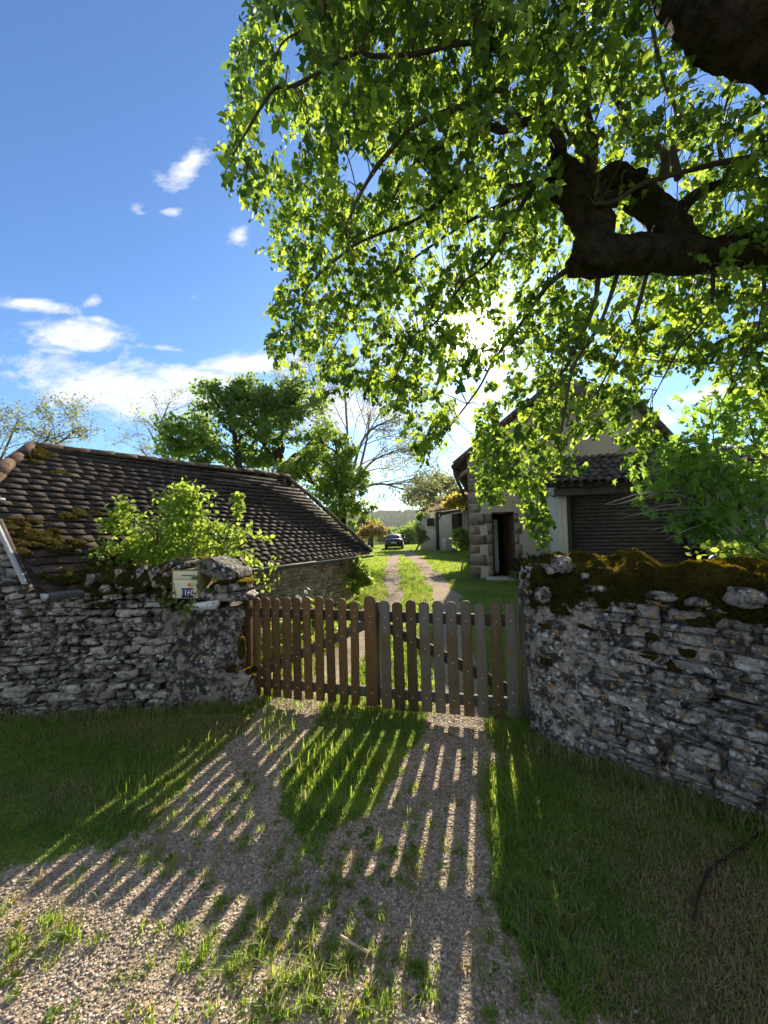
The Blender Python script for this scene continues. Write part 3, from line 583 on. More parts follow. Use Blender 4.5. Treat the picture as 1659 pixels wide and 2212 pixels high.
def text(s_, name, h, mat, par, o_, lift):
    cu = bpy.data.curves.new('t', 'FONT'); cu.body = s_; cu.size = 1; cu.extrude = .02; cu.align_x = 'CENTER'; to = bpy.data.objects.new('t', cu); COL.objects.link(to); bpy.context.view_layer.update()
    me = bpy.data.meshes.new_from_object(to.evaluated_get(bpy.context.evaluated_depsgraph_get())); bpy.data.objects.remove(to)
    v = np.zeros(len(me.vertices)*3); me.vertices.foreach_get('co', v); v = v.reshape(-1, 3); xs = nrm(wv); z_ = np.array([0, 0, 1.])
    v = o_+nv*(lift+.001)+(v[:, 0:1]*xs*.8+v[:, 1:2]*z_)*h+v[:, 2:3]*nv*.05; v -= np.array(WLOC[par.name]); me.vertices.foreach_set('co', v.ravel()); me.update(); me.materials.clear(); me.materials.append(MT[mat])
    ob = bpy.data.objects.new(name, me); COL.objects.link(ob); ob.parent = par; WLOC[ob.name] = WLOC[par.name]; return ob
text('1160', 'house_number', .075, 'digit_white', pl, bl+wv*.575+hv*.12, .0115)
mb = MB(); q = lambda u_, v_: bl+wv*u_+hv*v_+nv*.0075
mb.prism([q(.58, .47), (q(.64, .41)), q(.70, .46), q(.73, .53), q(.68, .56), q(.62, .55)], nv*.0015); mb.prism([q(.66, .38), q(.78, .44), q(.84, .52), q(.80, .52), q(.74, .46)], nv*.0015); mb.obj('emblem', MT['logo_orange'], lb)
# mossy stone at the foot of the left gate post
tg = thing('mossy_boulder', 'mossy grey boulder at the foot of the left gate post', 'stone', G(520, 1535)); mb = MB(); rocks(mb, [G(520, 1532)+np.array([0, .1, .13])], [[.10, .12, .19]], None, 8, .18, .4); mb.obj('stone', MT['pier_render'], tg, True)
mb = MB(); rocks(mb, [G(522, 1532)+np.array([.01, .1, .28])], [[.075, .1, .04]], None, 5, .25, .3); mossy(mb, 3500, (.006, .015)); mb.obj('moss', MT['moss'], tg)
# ------------------------------------------------------------------ right wall
C0, C1 = G(1143, 1592)[:2], G(1659, 1785)[:2]; C2 = C0+(C1-C0)*1.75
rw = thing('stone_wall', 'grey and orange lichened stone wall right of the gate under a thick moss cap', 'wall', (*((C0+C2)/2), 0)); A2, d2, n2_, L2 = wallframe(C0, C2); R2 = np.array([[d2[0], n2_[0], 0], [d2[1], n2_[1], 0], [0, 0, 1]])
ztr = lambda s_: 1.27
mb = MB(); stonerows(mb, C0+d2*.52, C2, ztr, (.12, .46), (.032, .10), .2, jit=.028, tilt=.045, rough=.13, box=.9, n=5, wob=.02, gap=.955); mb.obj('stones', MT['lichen_stone'], rw, True)
mb = MB(); g0, g1 = np.meshgrid(np.linspace(-.02, L2, 150), np.linspace(-.05, 1.34, 90)); k = g0.shape
rel = .03*fbm(np.stack([g0*3, g1*7, 0*g0], -1), 4)+.012*vn(np.stack([g0*14, g1*30, 0*g0], -1)); off = rel-.01-.045*sstep(.35, .75, g0+.15*fbm(np.stack([g0*3, g1*3, 0*g0+3], -1), 2)); off = off-.22*np.clip(1-(g0+.02)/.16, 0, 1)**2.2 + .02*sstep(.35, .0, g1)
pts = np.concatenate([A2[None, None]+d2*g0[..., None]+n2_*off[..., None], g1[..., None]], -1); gi = (np.arange(k[0]-1)[:, None]*k[1]+np.arange(k[1]-1)[None]); mb.add(pts, np.stack([gi, gi+1, gi+k[1]+1, gi+k[1]], -1).reshape(-1, 4))
mb.obj('lime_render', MT['lichen_render'], rw, True)
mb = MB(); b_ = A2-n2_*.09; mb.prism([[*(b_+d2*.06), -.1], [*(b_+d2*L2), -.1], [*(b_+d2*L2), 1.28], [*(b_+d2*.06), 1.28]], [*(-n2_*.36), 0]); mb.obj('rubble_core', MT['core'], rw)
mb = MB(); rocks(mb, [[*(A2+d2*.085-n2_*.27), .60]], [[.13, .24, .66]], R2, 18, .05, .85); v = np.vstack(mb.v); mb.v = [v+.03*np.stack([fbm(v*5+q*5, 3) for q in range(3)], -1)]; mb.obj('end_pier', MT['lichen_render'], rw, True)
mb = MB(); C, Z = [], []
g0, g1 = np.meshgrid(np.linspace(-.03, L2, 230), np.linspace(0, 1, 56)); k = g0.shape; p_ = np.stack([g0*3.2, 0*g0, 0*g0+2], -1)
zb_ = 1.08+.11*fbm(np.stack([g0*6, 0*g0, 0*g0+8], -1), 5); ztp = 1.36+.06*fbm(np.stack([g0*4.5, g1*2.5, 0*g0+3], -1), 4)+.05*np.exp(-((g0-.72)/.16)**2)-.10*np.clip(1-(g0+.03)/.20, 0, 1)**1.5-.03*np.exp(-((g0-.2)/.08)**2)
of_ = np.interp(g1.ravel(), [0, .32, .42, .55, .8, 1], [.03, .055, .01, -.12, -.40, -.44]).reshape(k); zz_ = np.interp(g1.ravel(), [0, .32, .42, .55, .8, 1], [0, .72, .93, 1, .97, .2]).reshape(k)
of_ = of_-.20*np.clip(1-(g0+.03)/.15, 0, 1)**2*(g1 < .5); zz_ = zb_+(ztp-zb_)*zz_
pts = np.concatenate([A2[None, None]+d2*g0[..., None]+n2_*of_[..., None], zz_[..., None]], -1); dsp = .034*fbm(pts*8, 4)+.018*np.abs(vn(pts*19)); pts = pts+dsp[..., None]*np.array([*n2_*.8, .7])*np.where(g1 < .03, .2, 1)[..., None]
gi = (np.arange(k[0]-1)[:, None]*k[1]+np.arange(k[1]-1)[None]); mb.add(pts, np.stack([gi, gi+1, gi+k[1]+1, gi+k[1]], -1).reshape(-1, 4), .5)
rocks(mb, [[*(A2+d2*.03-n2_*.2), 1.22], [*(A2+d2*.06-n2_*.1), 1.27], [*(A2+d2*.05-n2_*.33), 1.26]], [[.08, .12, .07]]*3, R2, 5, .28, .3); 
for k_ in range(26):
    s_ = .1+(L2-.15)*random.random(); C.append([*(A2+d2*s_+n2_*.0), 1.04+.12*random.random()-.5*random.random()**4]); Z.append([random.uniform(.02, .06), .025, random.uniform(.012, .03)])
rocks(mb, C, Z, R2, 3, .4, .2); mossy(mb, 130000, (.006, .020), .0032); mb.obj('moss', MT['moss'], rw)
mb = MB(); C, Z = [], []
for s_, z_, a, b in [(.05, 1.24, .07, .09), (.10, 1.17, .06, .06), (.17, 1.12, .05, .06), (.28, 1.36, .04, .05), (.33, 1.35, .05, .06), (.24, 1.30, .03, .025), (.47, 1.28, .03, .02), (.90, 1.19, .07, .03), (1.07, 1.17, .05, .025), (1.28, 1.22, .08, .05), (.0, 1.10, .05, .1)]: C.append([*(A2+d2*s_+n2_*(.045 if s_ > .14 else -.02)), z_]); Z.append([a, .05, b])
rocks(mb, C, Z, R2, 5, .28, .4); mb.obj('coping_rocks', MT['lichen_stone'], rw, True)
# ------------------------------------------------------------------ gate
GA, GB = G(546, 1508), G(1092, 1560); gd = nrm((GB-GA)[:2]); gn = np.array([gd[1], -gd[0]]); gd3 = np.array([*gd, 0]); gn3 = np.array([*gn, 0])
def gs(x_, y_=1400):
    r_ = ray(x_, y_); k = np.dot(GA[:2], gn)/np.dot(r_[:2], gn); return float(np.dot(r_[:2]*k-GA[:2], gd))
def gp(s_, z, o=0.): return np.array([*(GA[:2]+gd*s_+gn*o), z])
RG = np.array([[gd[0], gn[0], 0], [gd[1], gn[1], 0], [0, 0, 1]])
def picketmesh(mat, hw, h, th=.021):
    mb = MB(); a = np.linspace(0, pi, 9); pf = [[-hw, 0], [hw, 0]]+[[hw*cos(t_), h-hw*.8+hw*.8*sin(t_)] for t_ in a]
    pts = np.array([[p, 0, z] for p, z in pf]) @ RG.T; mb.prism(pts, gn3*th); return mb
def gate(name, lab, xs, wood, stile, s0, s1, brace):
    g_ = thing(name, lab, 'gate', gp(s0, 0), None); b0 = np.array(g_.location)
    pm = None; scm = None
    for i, x_ in enumerate(xs):
        s_ = gs(x_, 1300); hw_ = .0405 if wood == 'gate_brown' else .0455; h = .965+random.uniform(-.014, .014)-.03*abs((i % len(xs))/len(xs)-.5); hw = hw_+random.uniform(-.002, .002)
        if x_ == stile: hw = .054; h = .99
        m_ = picketmesh(None, hw, h); v = np.vstack(m_.v)
        me = mkmesh('picket', v, m_.f, np.full(len(v), random.random()), MT[wood], False) 
        o = bpy.data.objects.new('picket', me); COL.objects.link(o); o.parent = g_; loc = gp(s_, .035+random.uniform(-.01, .01), .002)-b0; o.location = loc; o.rotation_euler = (0, random.gauss(0, .007), random.gauss(0, .02)); bv = o.modifiers.new('bevel', 'BEVEL'); bv.width = .004; bv.segments = 1; bv.limit_method = 'ANGLE'
        zb = brace[0][1]+(brace[1][1]-brace[0][1])*(s_-brace[0][0])/(brace[1][0]-brace[0][0])
        for z in (.84, .155, zb):
            if scm is None:
                q_ = MB(); q_.tube([[0, 0, 0], gn3*.003], .0055, 7); scm = mkmesh('screw', np.vstack(q_.v), q_.f, np.concatenate(q_.r), MT['screw_zinc'], False)
            c = bpy.data.objects.new('screw', scm); COL.objects.link(c); c.parent = o; c.location = gn3*.021+np.array([0, 0, z-.035])
    for z, hh in ((.835, .095), (.15, .09)):
        mb = MB(); mb.box(gp((s0+s1)/2, z, -.024), [s1-s0, .04, hh], RG); mb.obj('rail', MT['rail_wood'], g_, False, .006)
    (a, za), (b, zb) = brace; mb = MB(); mb.prism([gp(a, za-.05, -.004), gp(b, zb-.05, -.004), gp(b, zb+.045, -.004), gp(a, za+.045, -.004)], -gn3*.034); mb.obj('brace', MT['rail_wood'], g_, False, .005)
    return g_
LX = [555, 577, 598, 620, 642, 666, 690, 715, 741, 765, 800]; RX = [832, 860, 888, 917, 946, 976, 1007, 1037, 1069, 1101]
gl = gate('picket_gate', 'brown picket gate leaf on the left with ten slats and the wide middle stile', LX, 'gate_brown', 800, gs(546, 1300), gs(806, 1300), ((gs(560), .25), (gs(795), .77)))
gr = gate('picket_gate', 'greyer picket gate leaf on the right, next to the mossy stone wall', RX, 'gate_grey', -1, gs(817, 1300), gs(1115, 1300), ((gs(822), .77), (gs(1110), .24)))
mb = MB(); mb.box(gp(gs(812, 1300), .50, -.03), [.04, .045, .93], RG); mb.obj('closing_stile', MT['rail_wood'], gl, False, .006)
mb = MB(); s_ = gs(806, 1300); mb.tube([gp(s_+.06, .78, -.05), gp(s_+.06, .72, -.055)], .008, 6); mb.obj('latch', MT['black'], gl)
for nm, lab, x_, o_, zt in [('gate_post', 'brown wooden post against the left stone pier', 534, 0, 1.06), ('gate_post', 'grey wooden post hidden behind the right stone wall end', 1131, -.06, 1.08)]:
    tg = thing(nm, lab, 'post', gp(gs(x_, 1300), 0, o_)); mb = MB(); mb.box(gp(gs(x_, 1300), zt/2-.05, o_), [.07, .075, zt+.1], RG); mb.obj('shaft', MT['gate_brown' if x_ < 600 else 'rail_wood'], tg, False, .006)
    mb = MB(); mb.box(gp(gs(x_, 1300), zt+.012, o_), [.09, .09, .022], RG); mb.obj('cap', MT['old_wood'], tg, False, .004)
# ------------------------------------------------------------------ barn
El, Er, Rl, Rr = np.array([-3.1, 3.5, 1.02]), P(800, 1192, 9.2), np.array([-4.74, 5.15, 2.74]), P(620, 1031, 8.6)
El = P(97, 1277, 3.5); Rl = P(66, 962, 5.15)
u_ = nrm((Er-El)*[1, 1, 0]); n_ = np.array([-u_[1], u_[0], 0]); Vp = El+n_*1.32+np.array([0, 0, (Rl[2]-El[2])*.6])
bn = thing('stone_barn', 'low stone barn with a mossy dark tiled roof left of the gate', 'barn', ((El+Er)/2*[1, 1, 0]))
def lb_(f): return El+(Vp-El)*f/.6 if f < .6 else Vp+(Rl-Vp)*(f-.6)/.4
def rb_(f): return Er+(Rr-Er)*f + (0, 0, -.05*sin(pi*f))
nf = nrm(np.cross(Er-El, Rl-El)); nf = nf if nf[2] > 0 else -nf
mb = MB(); rows = 23; CT4 = CT[2]
C, Z, RR = [], [], []
for i in range(-1, rows):
    f0 = max(i, -.25)/rows; a = lb_(max(f0, 0)); b = rb_(max(f0, 0)); 
    if f0 < 0: a = a+(El-Rl)*.01; b = b+(Er-Rr)*.01
    Ld = np.linalg.norm(b-a); du = (b-a)/Ld; dv = nrm(np.cross(nf, du)); dv = dv if dv[2] > 0 else -dv; step = .19; off = random.random()*step; k = -1; pos_ = off-step
    while pos_ < Ld:
        wd = step*random.uniform(.88, 1.12); s0, s1 = max(0, pos_), min(Ld, pos_+wd-.003); pos_ += wd
        if s1-s0 < .03: continue
        tilt = random.gauss(0, .02); lift = .008+.007*random.random()+.008*float(vn(np.array([s0*.9, f0*4, 3]))); ln = .16; lo = -.012+random.gauss(0, .008)
        c0 = a+du*s0; c1 = a+du*s1; wave = .03*sin((s0/Ld)*pi)*sin(f0*3)
        pts = []
        for (c, dz) in ((c0, tilt*.1), (c1, -tilt*.1)):
            pts.append((c+dv*lo+nf*(lift+dz+.005-wave), c+dv*(lo+ln)+nf*(dz-wave-.004)))
        th = .009; (p00, p01), (p10, p11) = pts; v = np.array([p00, p10, p11, p01]); mb.add(np.vstack([v-nf*th, v]), np.array([[3, 2, 1, 0], [4, 5, 6, 7], [0, 1, 5, 4], [1, 2, 6, 5], [2, 3, 7, 6], [3, 0, 4, 7]]), random.random())
roof = mb.obj('roof_tiles', MT['flat_tile'], bn)
bR = Rr+n_*1.9+np.array([.2, .6, -1.6]); bL = Rl+n_*1.9-np.array([0, .3, 1.6]); mb = MB(); e_ = nf*.03
mb.prism([El-e_, Er-e_, Rr-e_, Rl-e_, Vp-e_], -nf*.05); mb.prism([Er-e_, bR, Rr-e_], (0, 0, -.04)); mb.prism([Rr-e_, bR, bL, Rl-e_], (0, 0, -.04)); mb.prism([Vp-e_, Rl-e_, Rl+(Rl-Vp)*[1, 1, -1]*1+n_*1.2-[0, 0, .0]], (0, 0, -.04)); mb.obj('roof_boards', MT['flat_tile'], bn)
mb = MB()
def ridge(a, b, r=.085, n=9, f=0.):
    Ld = b-a
    for i in range(n):
        p, q = a+Ld*i/n, a+Ld*(i+1.12)/n; j = rng.normal(0, .008, 3); mb.tube([p+j, p*.5+q*.5+j, q+j], [r*.88, r*.95, r*1.05], 9, random.random(), (-.15, pi+.15) if True else None)
    return mb
ridge(Rl-[0, 0, .02], Rr+[0, 0, .0], .065, 14); ridge(Rl-[0, 0, .01], Vp, .07, 4); ridge(Rr, Er+[0, 0, .03], .055, 9); rt_ = mb.obj('ridge_tiles', MT['ridge_clay'], bn, True); sm = rt_.modifiers.new('solid', 'SOLIDIFY'); sm.thickness = .014
mb = MB(); C, Z = [], []
def rp(u0_, f, l=.03): return lb_(f)+(rb_(f)-lb_(f))*u0_+nf*l
# roof moss cushions, placed by their place on the slope
def slope_uv(x_, y_):
    r_ = ray(x_, y_); k = np.dot(El-CAM, nf)/np.dot(r_, nf); return CAM+r_*k
for x_, y_, a, b, cnt in [(88, 985, 20, 14, 44), (75, 1165, 60, 14, 26), (110, 1185, 50, 12, 18), (55, 1135, 40, 8, 10), (150, 1255, 50, 10, 24), (230, 1240, 60, 22, 40), (220, 1205, 30, 10, 10), (150, 1120, 16, 8, 6), (130, 1025, 14, 5, 5), (320, 1215, 50, 25, 24), (210, 1110, 20, 6, 4), (165, 1110, 10, 8, 5), (600, 1152, 30, 5, 9), (640, 1150, 12, 5, 4), (715, 1135, 14, 4, 7), (540, 1150, 14, 6, 4), (380, 1200, 40, 20, 12), (690, 1130, 12, 3, 3)]:
    for k in range(int(cnt*.7)+1):
        p = slope_uv(x_+random.gauss(0, a*.6), y_+random.gauss(0, b*.6)); C.append(p+nf*.032); s_ = random.uniform(.02, .055)*(1 if p[1] < 6 else 1.1); Z.append([s_*1.5, s_, .018])
dvv = nrm(np.cross(nf, u_)); rocks(mb, C, Z, np.stack([u_, dvv, nf], 1), 3, .35, .2); mossy(mb, 26000, (.006, .017), .004); mb.obj('moss', MT['moss'], bn)
for q_, z_ in ((slope_uv(272, 1148), [.055, .025, .008]), (slope_uv(2, 1085), [.03, .02, .008])): mb = MB(); rocks(mb, [q_+nf*.04], [z_], np.stack([u_, dvv, nf], 1), 3, .2, .4); mb.obj('white_tile', MT['white_paint'], roof)
# walls
w0, w1 = El+u_*.28+n_*.26, Er-u_*.32+n_*.24; mb = MB(); zt_ = lambda s_: 1.13; stonerows(mb, w0[:2], w1[:2], zt_, (.10, .34), (.045, .105), .2, jit=.012, rough=.13, box=.8, tilt=.03, gap=.98); mb.obj('front_wall', MT['beige_stone'], bn, True)
mb = MB(); cin = lambda p, z: [p[0], p[1], z]; wq = [w0+n_*.06, w1+n_*.06, w1+n_*3.1, w0+n_*3.1]; mb.prism([cin(p, -.2) for p in wq], (0, 0, 1.28)); mb.obj('wall_core', MT['core'], bn)
mb = MB(); g0_ = El+n_*1.9+u_*.1; g1_ = El+n_*-.05+u_*.1; stonerows(mb, g0_[:2], g1_[:2], lambda s_: 1.0+max(0, (1.95-s_))*(Rl[2]-El[2])/2.2-.10, (.10, .28), (.05, .11), .2, jit=.02, rough=.2, tilt=.08); mb.obj('gable_wall', MT['limestone_pale'], bn, True)
mb = MB(); a, b = Vp-nf*.06-u_*.02, El-nf*.06-u_*.02; mb.prism([a, b, b-nf*.03, a-nf*.03], u_*.03); mb.obj('verge_board', MT['old_wood'], bn)
mb = MB(); pa, pb = P(-40, 1080, 3.62), P(46, 1262, 3.34); pw = P(-32, 1080, 3.62)-pa; mb.prism([pa, pb, pb+pw*.9, pa+pw*1.1], (0, .03, 0)); mb.obj('white_board', MT['board_paint'], bn, False, .003)
mb = MB(); pa, pb = P(-14, 1120, 3.60), P(52, 1270, 3.36); mb.prism([pa, pb, pb+pw*1.3, pa+pw*1.3], (0, .04, 0)); mb.box(P(56, 1277, 3.38), [.07, .08, .04]); mb.obj('brace', MT['old_wood'], bn, False, .003)
# gutter
mb = MB(); e0, e1 = El-u_*.02-dvv*.085-nf*.02, Er+u_*.02-dvv*.07-nf*.03; e0 = P(98, 1283, 3.32); mb.tube([e0+(e1-e0)*t_ for t_ in np.linspace(0, 1, 14)], .055, 10, .5, (pi, 2*pi)); gu = mb.obj('gutter', MT['zinc'], bn, True); sm = gu.modifiers.new('solid', 'SOLIDIFY'); sm.thickness = .006
mb = MB(); ge = nrm(e1-e0); ga = nrm(np.cross(ge, [0, 0, 1])); mb.prism([e0+ga*.058*cos(t_)+np.cross(ga, ge)*.058*sin(t_) for t_ in np.linspace(pi, 2*pi, 12)], -ge*.012); mb.obj('end_cap', MT['zinc_pale'], gu)
# ------------------------------------------------------------------ house
HO = GG(1017, 1252); HO[2] = 0; th = radians(15); hu = np.array([cos(th), -sin(th), 0]); ha = np.array([sin(th), cos(th), 0]); hz_ = np.array([0, 0, 1.])
def hp(s_, z, t_=0.): return HO+hu*s_+ha*t_+hz_*z
def hs(x_, y_=1200, t_=0.):
    o_ = HO+ha*t_; r_ = ray(x_, y_); k = np.dot(o_-CAM, ha)/np.dot(r_, ha); return float(np.dot(CAM+r_*k-o_, hu)), float((CAM+r_*k)[2])
hs0, hs1 = hs(1064, 1180)[0], hs(1113, 1180)[0]; hdz = hs(1090, 1106)[1]; vl = hs(1000, 985); v1 = hs(1141, 862); v2 = hs(1352, 862); vr = hs(1531, 1030)
print('house', hs0, hs1, hdz, vl, v1, v2, vr)
he = thing('farmhouse', 'cream rendered farmhouse with a gable end and open front door', 'house', HO+hu*3)
Wd = vr[0]-.1; zl, zr = vl[1]-.1, vr[1]-.1; z2 = (v1[1]+v2[1])/2-.1
mb = MB()
for poly in ([(0, -.1), (hs0, -.1), (hs0, hdz), (0, hdz)], [(hs1, -.1), (Wd, -.1), (Wd, hdz), (hs1, hdz)], [(0, hdz), (hs0, hdz), (hs1, hdz), (Wd, hdz), (Wd, zr), (v2[0], z2), (v1[0], z2), (0, zl)]): mb.add([hp(a, b) for a, b in poly], np.arange(len(poly))[None])
for a, b in (((hs0, -.1), (hs0, hdz)), ((hs0, hdz), (hs1, hdz)), ((hs1, hdz), (hs1, -.1))): mb.add([hp(*a), hp(*b), hp(*b, .35), hp(*a, .35)], np.array([[0, 1, 2, 3]]))
mb.add([hp(0, -.6), hp(0, zl), hp(0, zl, 15), hp(0, -.6, 15)], np.array([[0, 1, 2, 3]])); mb.add([hp(Wd, -.3), hp(Wd, zr), hp(Wd, zr, 15), hp(Wd, -.3, 15)], np.array([[0, 1, 2, 3]]))
mb.add([hp(0, -.6, 15), hp(Wd, -.6, 15), hp(Wd, zr, 15), hp(2.9, 6.3, 15), hp(0, zl, 15)], np.array([[0, 1, 2, 3, 4]])); mb.obj('wall', MT['facade'], he)
sr, zrg = 2.95, z2+1.35
def slab(poly, mat, name, par, th_=.10, inset=None):
    q_ = np.array([hp(*p) for p in poly]); nn_ = nrm(np.cross(q_[1]-q_[0], q_[2]-q_[0])); nn_ = nn_ if nn_[2] > 0 else -nn_; mb = MB(); mb.prism(q_, nn_*th_); return mb.obj(name, MT[mat], par)
ev = lambda s0_, z0_, s1_, z1_, s_: z0_+(z1_-z0_)*(s_-s0_)/(s1_-s0_)
eL = ev(0, zl, v1[0], z2, -.38)+.04; eR = ev(v2[0], z2, Wd, zr, Wd+.25)+.04
rf = slab([(-.38, eL, -.18), (v1[0], z2+.04, -.18), (sr, zrg, 1.7), (sr, zrg, 15.2), (-.38, eL, 15.2)], 'canal_clay', 'roof', he)
slab([(Wd+.25, eR, -.18), (v2[0], z2+.04, -.18), (sr, zrg, 1.7), (sr, zrg, 15.2), (Wd+.25, eR, 15.2)], 'canal_clay', 'roof_slope', rf); slab([(v1[0], z2+.05, -.2), (v2[0], z2+.05, -.2), (sr, zrg+.02, 1.7)], 'canal_clay', 'hip', rf)
mb = MB(); a, b = np.array([-.38, eL]), np.array([v1[0], z2+.04])
for i in range(14):
    p, q_ = a+(b-a)*i/14, a+(b-a)*(i+1.15)/14; mb.tube([hp(*p, -.16)+[0, 0, .08], hp(*q_, -.16)+[0, 0, .11]], [.10, .08], 8, random.random())
a, b = np.array([Wd+.25, eR]), np.array([v2[0], z2+.04])
for i in range(18):
    p, q_ = a+(b-a)*i/18, a+(b-a)*(i+1.15)/18; mb.tube([hp(*p, -.16)+[0, 0, .08], hp(*q_, -.16)+[0, 0, .11]], [.10, .08], 8, random.random())
for i in range(12): mb.tube([hp(v1[0]+(v2[0]-v1[0])*(i+.5)/12, z2+.10, -.28), hp(v1[0]+(v2[0]-v1[0])*(i+.5)/12, z2+.18, .1)], [.09, .08], 8, random.random())
mb.obj('verge_tiles', MT['canal_clay'], rf, True)
for i in range(9): mb = MB(); mb.box(hp(-.2, eL-.10, .1+i*1.2), [.42, .09, .13], np.array([hu, ha, hz_]).T); mb.obj('rafter', MT['old_wood'], rf)
mb = MB(); mb.tube([hp(-.42, eL+.02, -.2), hp(-.42, eL, 14)], .07, 8); mb.tube([hp(-.42, eL, -.1), hp(-.36, eL-.3, -.08), hp(-.30, eL-.42, -.06), hp(-.08, eL-1.0, 0.1)], .045, 7); mb.obj('gutter', MT['old_wood'], rf, True)
mb = MB(); mb.prism([hp(-.32, eL-.36, -.05), hp(.02, eL-.16, -.05), hp(.02, eL-.02, -.05), hp(-.2, eL-.18, -.05)], ha*.3); mb.obj('corbel', MT['quoin_stone'], he, False, .03)
# chimney
c_a, c_b = hs(1157, 830, .7), hs(1218, 830, .7); zt_ = hs(1190, 800, .7)[1]; ch = None
mb = MB(); mid = c_a[0]+(c_b[0]-c_a[0])*.62; mb.prism([hp(c_a[0], z2-.1, .6), hp(mid, z2-.1, .6), hp(mid, zt_-.25, .6), hp(c_a[0]+.06, zt_-.25, .6)], ha*.6); ch = mb.obj('chimney', MT['quoin_stone'], rf, False, .02)
mb = MB(); mb.prism([hp(mid+.004, z2-.1, .8), hp(c_b[0], z2-.1, .8), hp(c_b[0], zt_, .8), hp(mid+.004, zt_, .8)], ha*.55); mb.prism([hp(mid-.06, zt_+.003, .74), hp(c_b[0]+.06, zt_+.003, .74), hp(c_b[0]+.06, zt_+.07, .74), hp(mid-.06, zt_+.07, .74)], ha*.67); mb.obj('flue', MT['pale_render'], ch)
# quoins and door surround
qc = mb = MB(); z = 0; i = 0
while z < 3.2:
    h = random.uniform(.26, .42); l = [.30, .46][i % 2]+random.uniform(-.04, .04); mb.prism([hp(-.004, z), hp(l, z+random.uniform(0, .03)), hp(l+random.uniform(-.05, .05), z+h*.5), hp(l+random.uniform(-.05, .03), z+h-random.uniform(.01, .06)), hp(l*.5, z+h-random.uniform(.01, .05)), hp(-.004, z+h-.02)], -ha*.006-hu*.0); z += h; i += 1
mb.obj('quoins', MT['quoin_stone'], he); mb = MB(); mc_ = MB()
z = .05; i = 0
while z < 1.95:
    h = random.uniform(.26, .40); h = min(h, 1.99-z); l = [.14, .24][i % 2]; mb.prism([hp(hs0-l, z), hp(hs0-.003, z), hp(hs0-.003, z+h-.015), hp(hs0-l, z+h-.015)], -ha*.006); l = [.20, .12][i % 2]; mc_.prism([hp(hs1+.003, z), hp(hs1+l, z), hp(hs1+l, z+h-.015), hp(hs1+.003, z+h-.015)], -ha*.006); z += h; i += 1
mb.obj('door_jamb', MT['quoin_stone'], he); mc_.obj('door_jamb', MT['quoin_stone'], he)
# doorway
mb = MB(); fwid = .055
mb.prism([hp(hs0+.003, 0, .12), hp(hs0+fwid, 0, .12), hp(hs0+fwid, hdz-.004, .12), hp(hs0+.003, hdz-.004, .12)], ha*.08); mb.prism([hp(hs1-.003, 0, .12), hp(hs1-fwid, 0, .12), hp(hs1-fwid, hdz-.004, .12), hp(hs1-.003, hdz-.004, .12)], ha*.08); mb.prism([hp(hs0+fwid+.002, hdz-.06, .12), hp(hs1-fwid-.002, hdz-.06, .12), hp(hs1-fwid-.002, hdz-.004, .12), hp(hs0+fwid+.002, hdz-.004, .12)], ha*.08); df = mb.obj('door_frame', MT['door_brown'], he)
mb = MB(); da = nrm(ha*.93-hu*.36); o_ = hp(hs1-fwid-.004, .02, .205); mb.prism([o_, o_+da*.66, o_+da*.66+hz_*(hdz-.1), o_+hz_*(hdz-.1)], -np.cross(da, hz_)*-.04); dr = mb.obj('door', MT['door_brown'], df, False, .004); mb = MB(); mb.tube([o_+da*.6+hz_*1.0-np.cross(hz_, da)*-.045, o_+da*.5+hz_*1.0-np.cross(hz_, da)*-.05], .012, 6); mb.obj('handle', MT['chrome'], dr)
mb = MB(); R_ = 4.0
mb.add([hp(-.0+.3, -.02, .35), hp(3.2, -.02, .35), hp(3.2, -.02, R_), hp(.3, -.02, R_)], np.array([[0, 1, 2, 3]])); mb.obj('inside_floor', MT['inside_floor'], he)
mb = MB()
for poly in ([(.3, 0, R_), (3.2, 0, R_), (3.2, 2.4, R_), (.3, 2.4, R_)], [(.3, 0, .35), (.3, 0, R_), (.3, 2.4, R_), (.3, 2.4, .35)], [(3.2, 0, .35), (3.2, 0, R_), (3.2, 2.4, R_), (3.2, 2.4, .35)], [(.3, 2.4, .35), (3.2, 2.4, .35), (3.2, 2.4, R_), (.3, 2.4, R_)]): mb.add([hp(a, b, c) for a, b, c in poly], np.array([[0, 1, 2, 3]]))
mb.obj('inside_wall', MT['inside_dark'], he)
mb = MB(); mb.box(hp((hs0+hs1)/2-.02, .02, -.26), [1.05, .42, .12], np.array([hu, ha, hz_]).T); mb.obj('doorstep', MT['step_stone'], he, False, .012); mb = MB(); mb.prism([hp(hs0+.06, .03, .02), hp(hs1-.06, .03, .02), hp(hs1-.06, .06, .02), hp(hs0+.06, .06, .02)], ha*.3); mb.obj('sill', MT['weather_wood'], he)
# chair and table inside
BH = np.array([hu, ha, hz_]).T
def legs(par, c, dx, dy, h, r, mat, spl=.05):
    for a in (-1, 1):
        for b in (-1, 1): mb = MB(); mb.tube([c+hu*a*(dx+spl)+ha*b*(dy+spl), c+hu*a*dx*.8+ha*b*dy*.8+hz_*h], [r*.7, r], 7); mb.obj('leg', MT[mat], par, True)
cc_ = hp(hs0+.36, 0, 1.55); chr_ = thing('dining_chair', 'dark shell chair with pale wooden legs inside the open front door', 'chair', cc_); legs(chr_, cc_, .16, .16, .43, .018, 'light_wood')
mb = MB(); rocks(mb, [cc_+hz_*.45], [[.22, .21, .025]], BH, 3, .02, .7); mb.obj('seat', MT['black'], chr_, True); mb = MB(); rocks(mb, [cc_+hz_*.64-ha*.19], [[.2, .02, .19]], BH, 3, .02, .6); mb.obj('backrest', MT['black'], chr_, True)
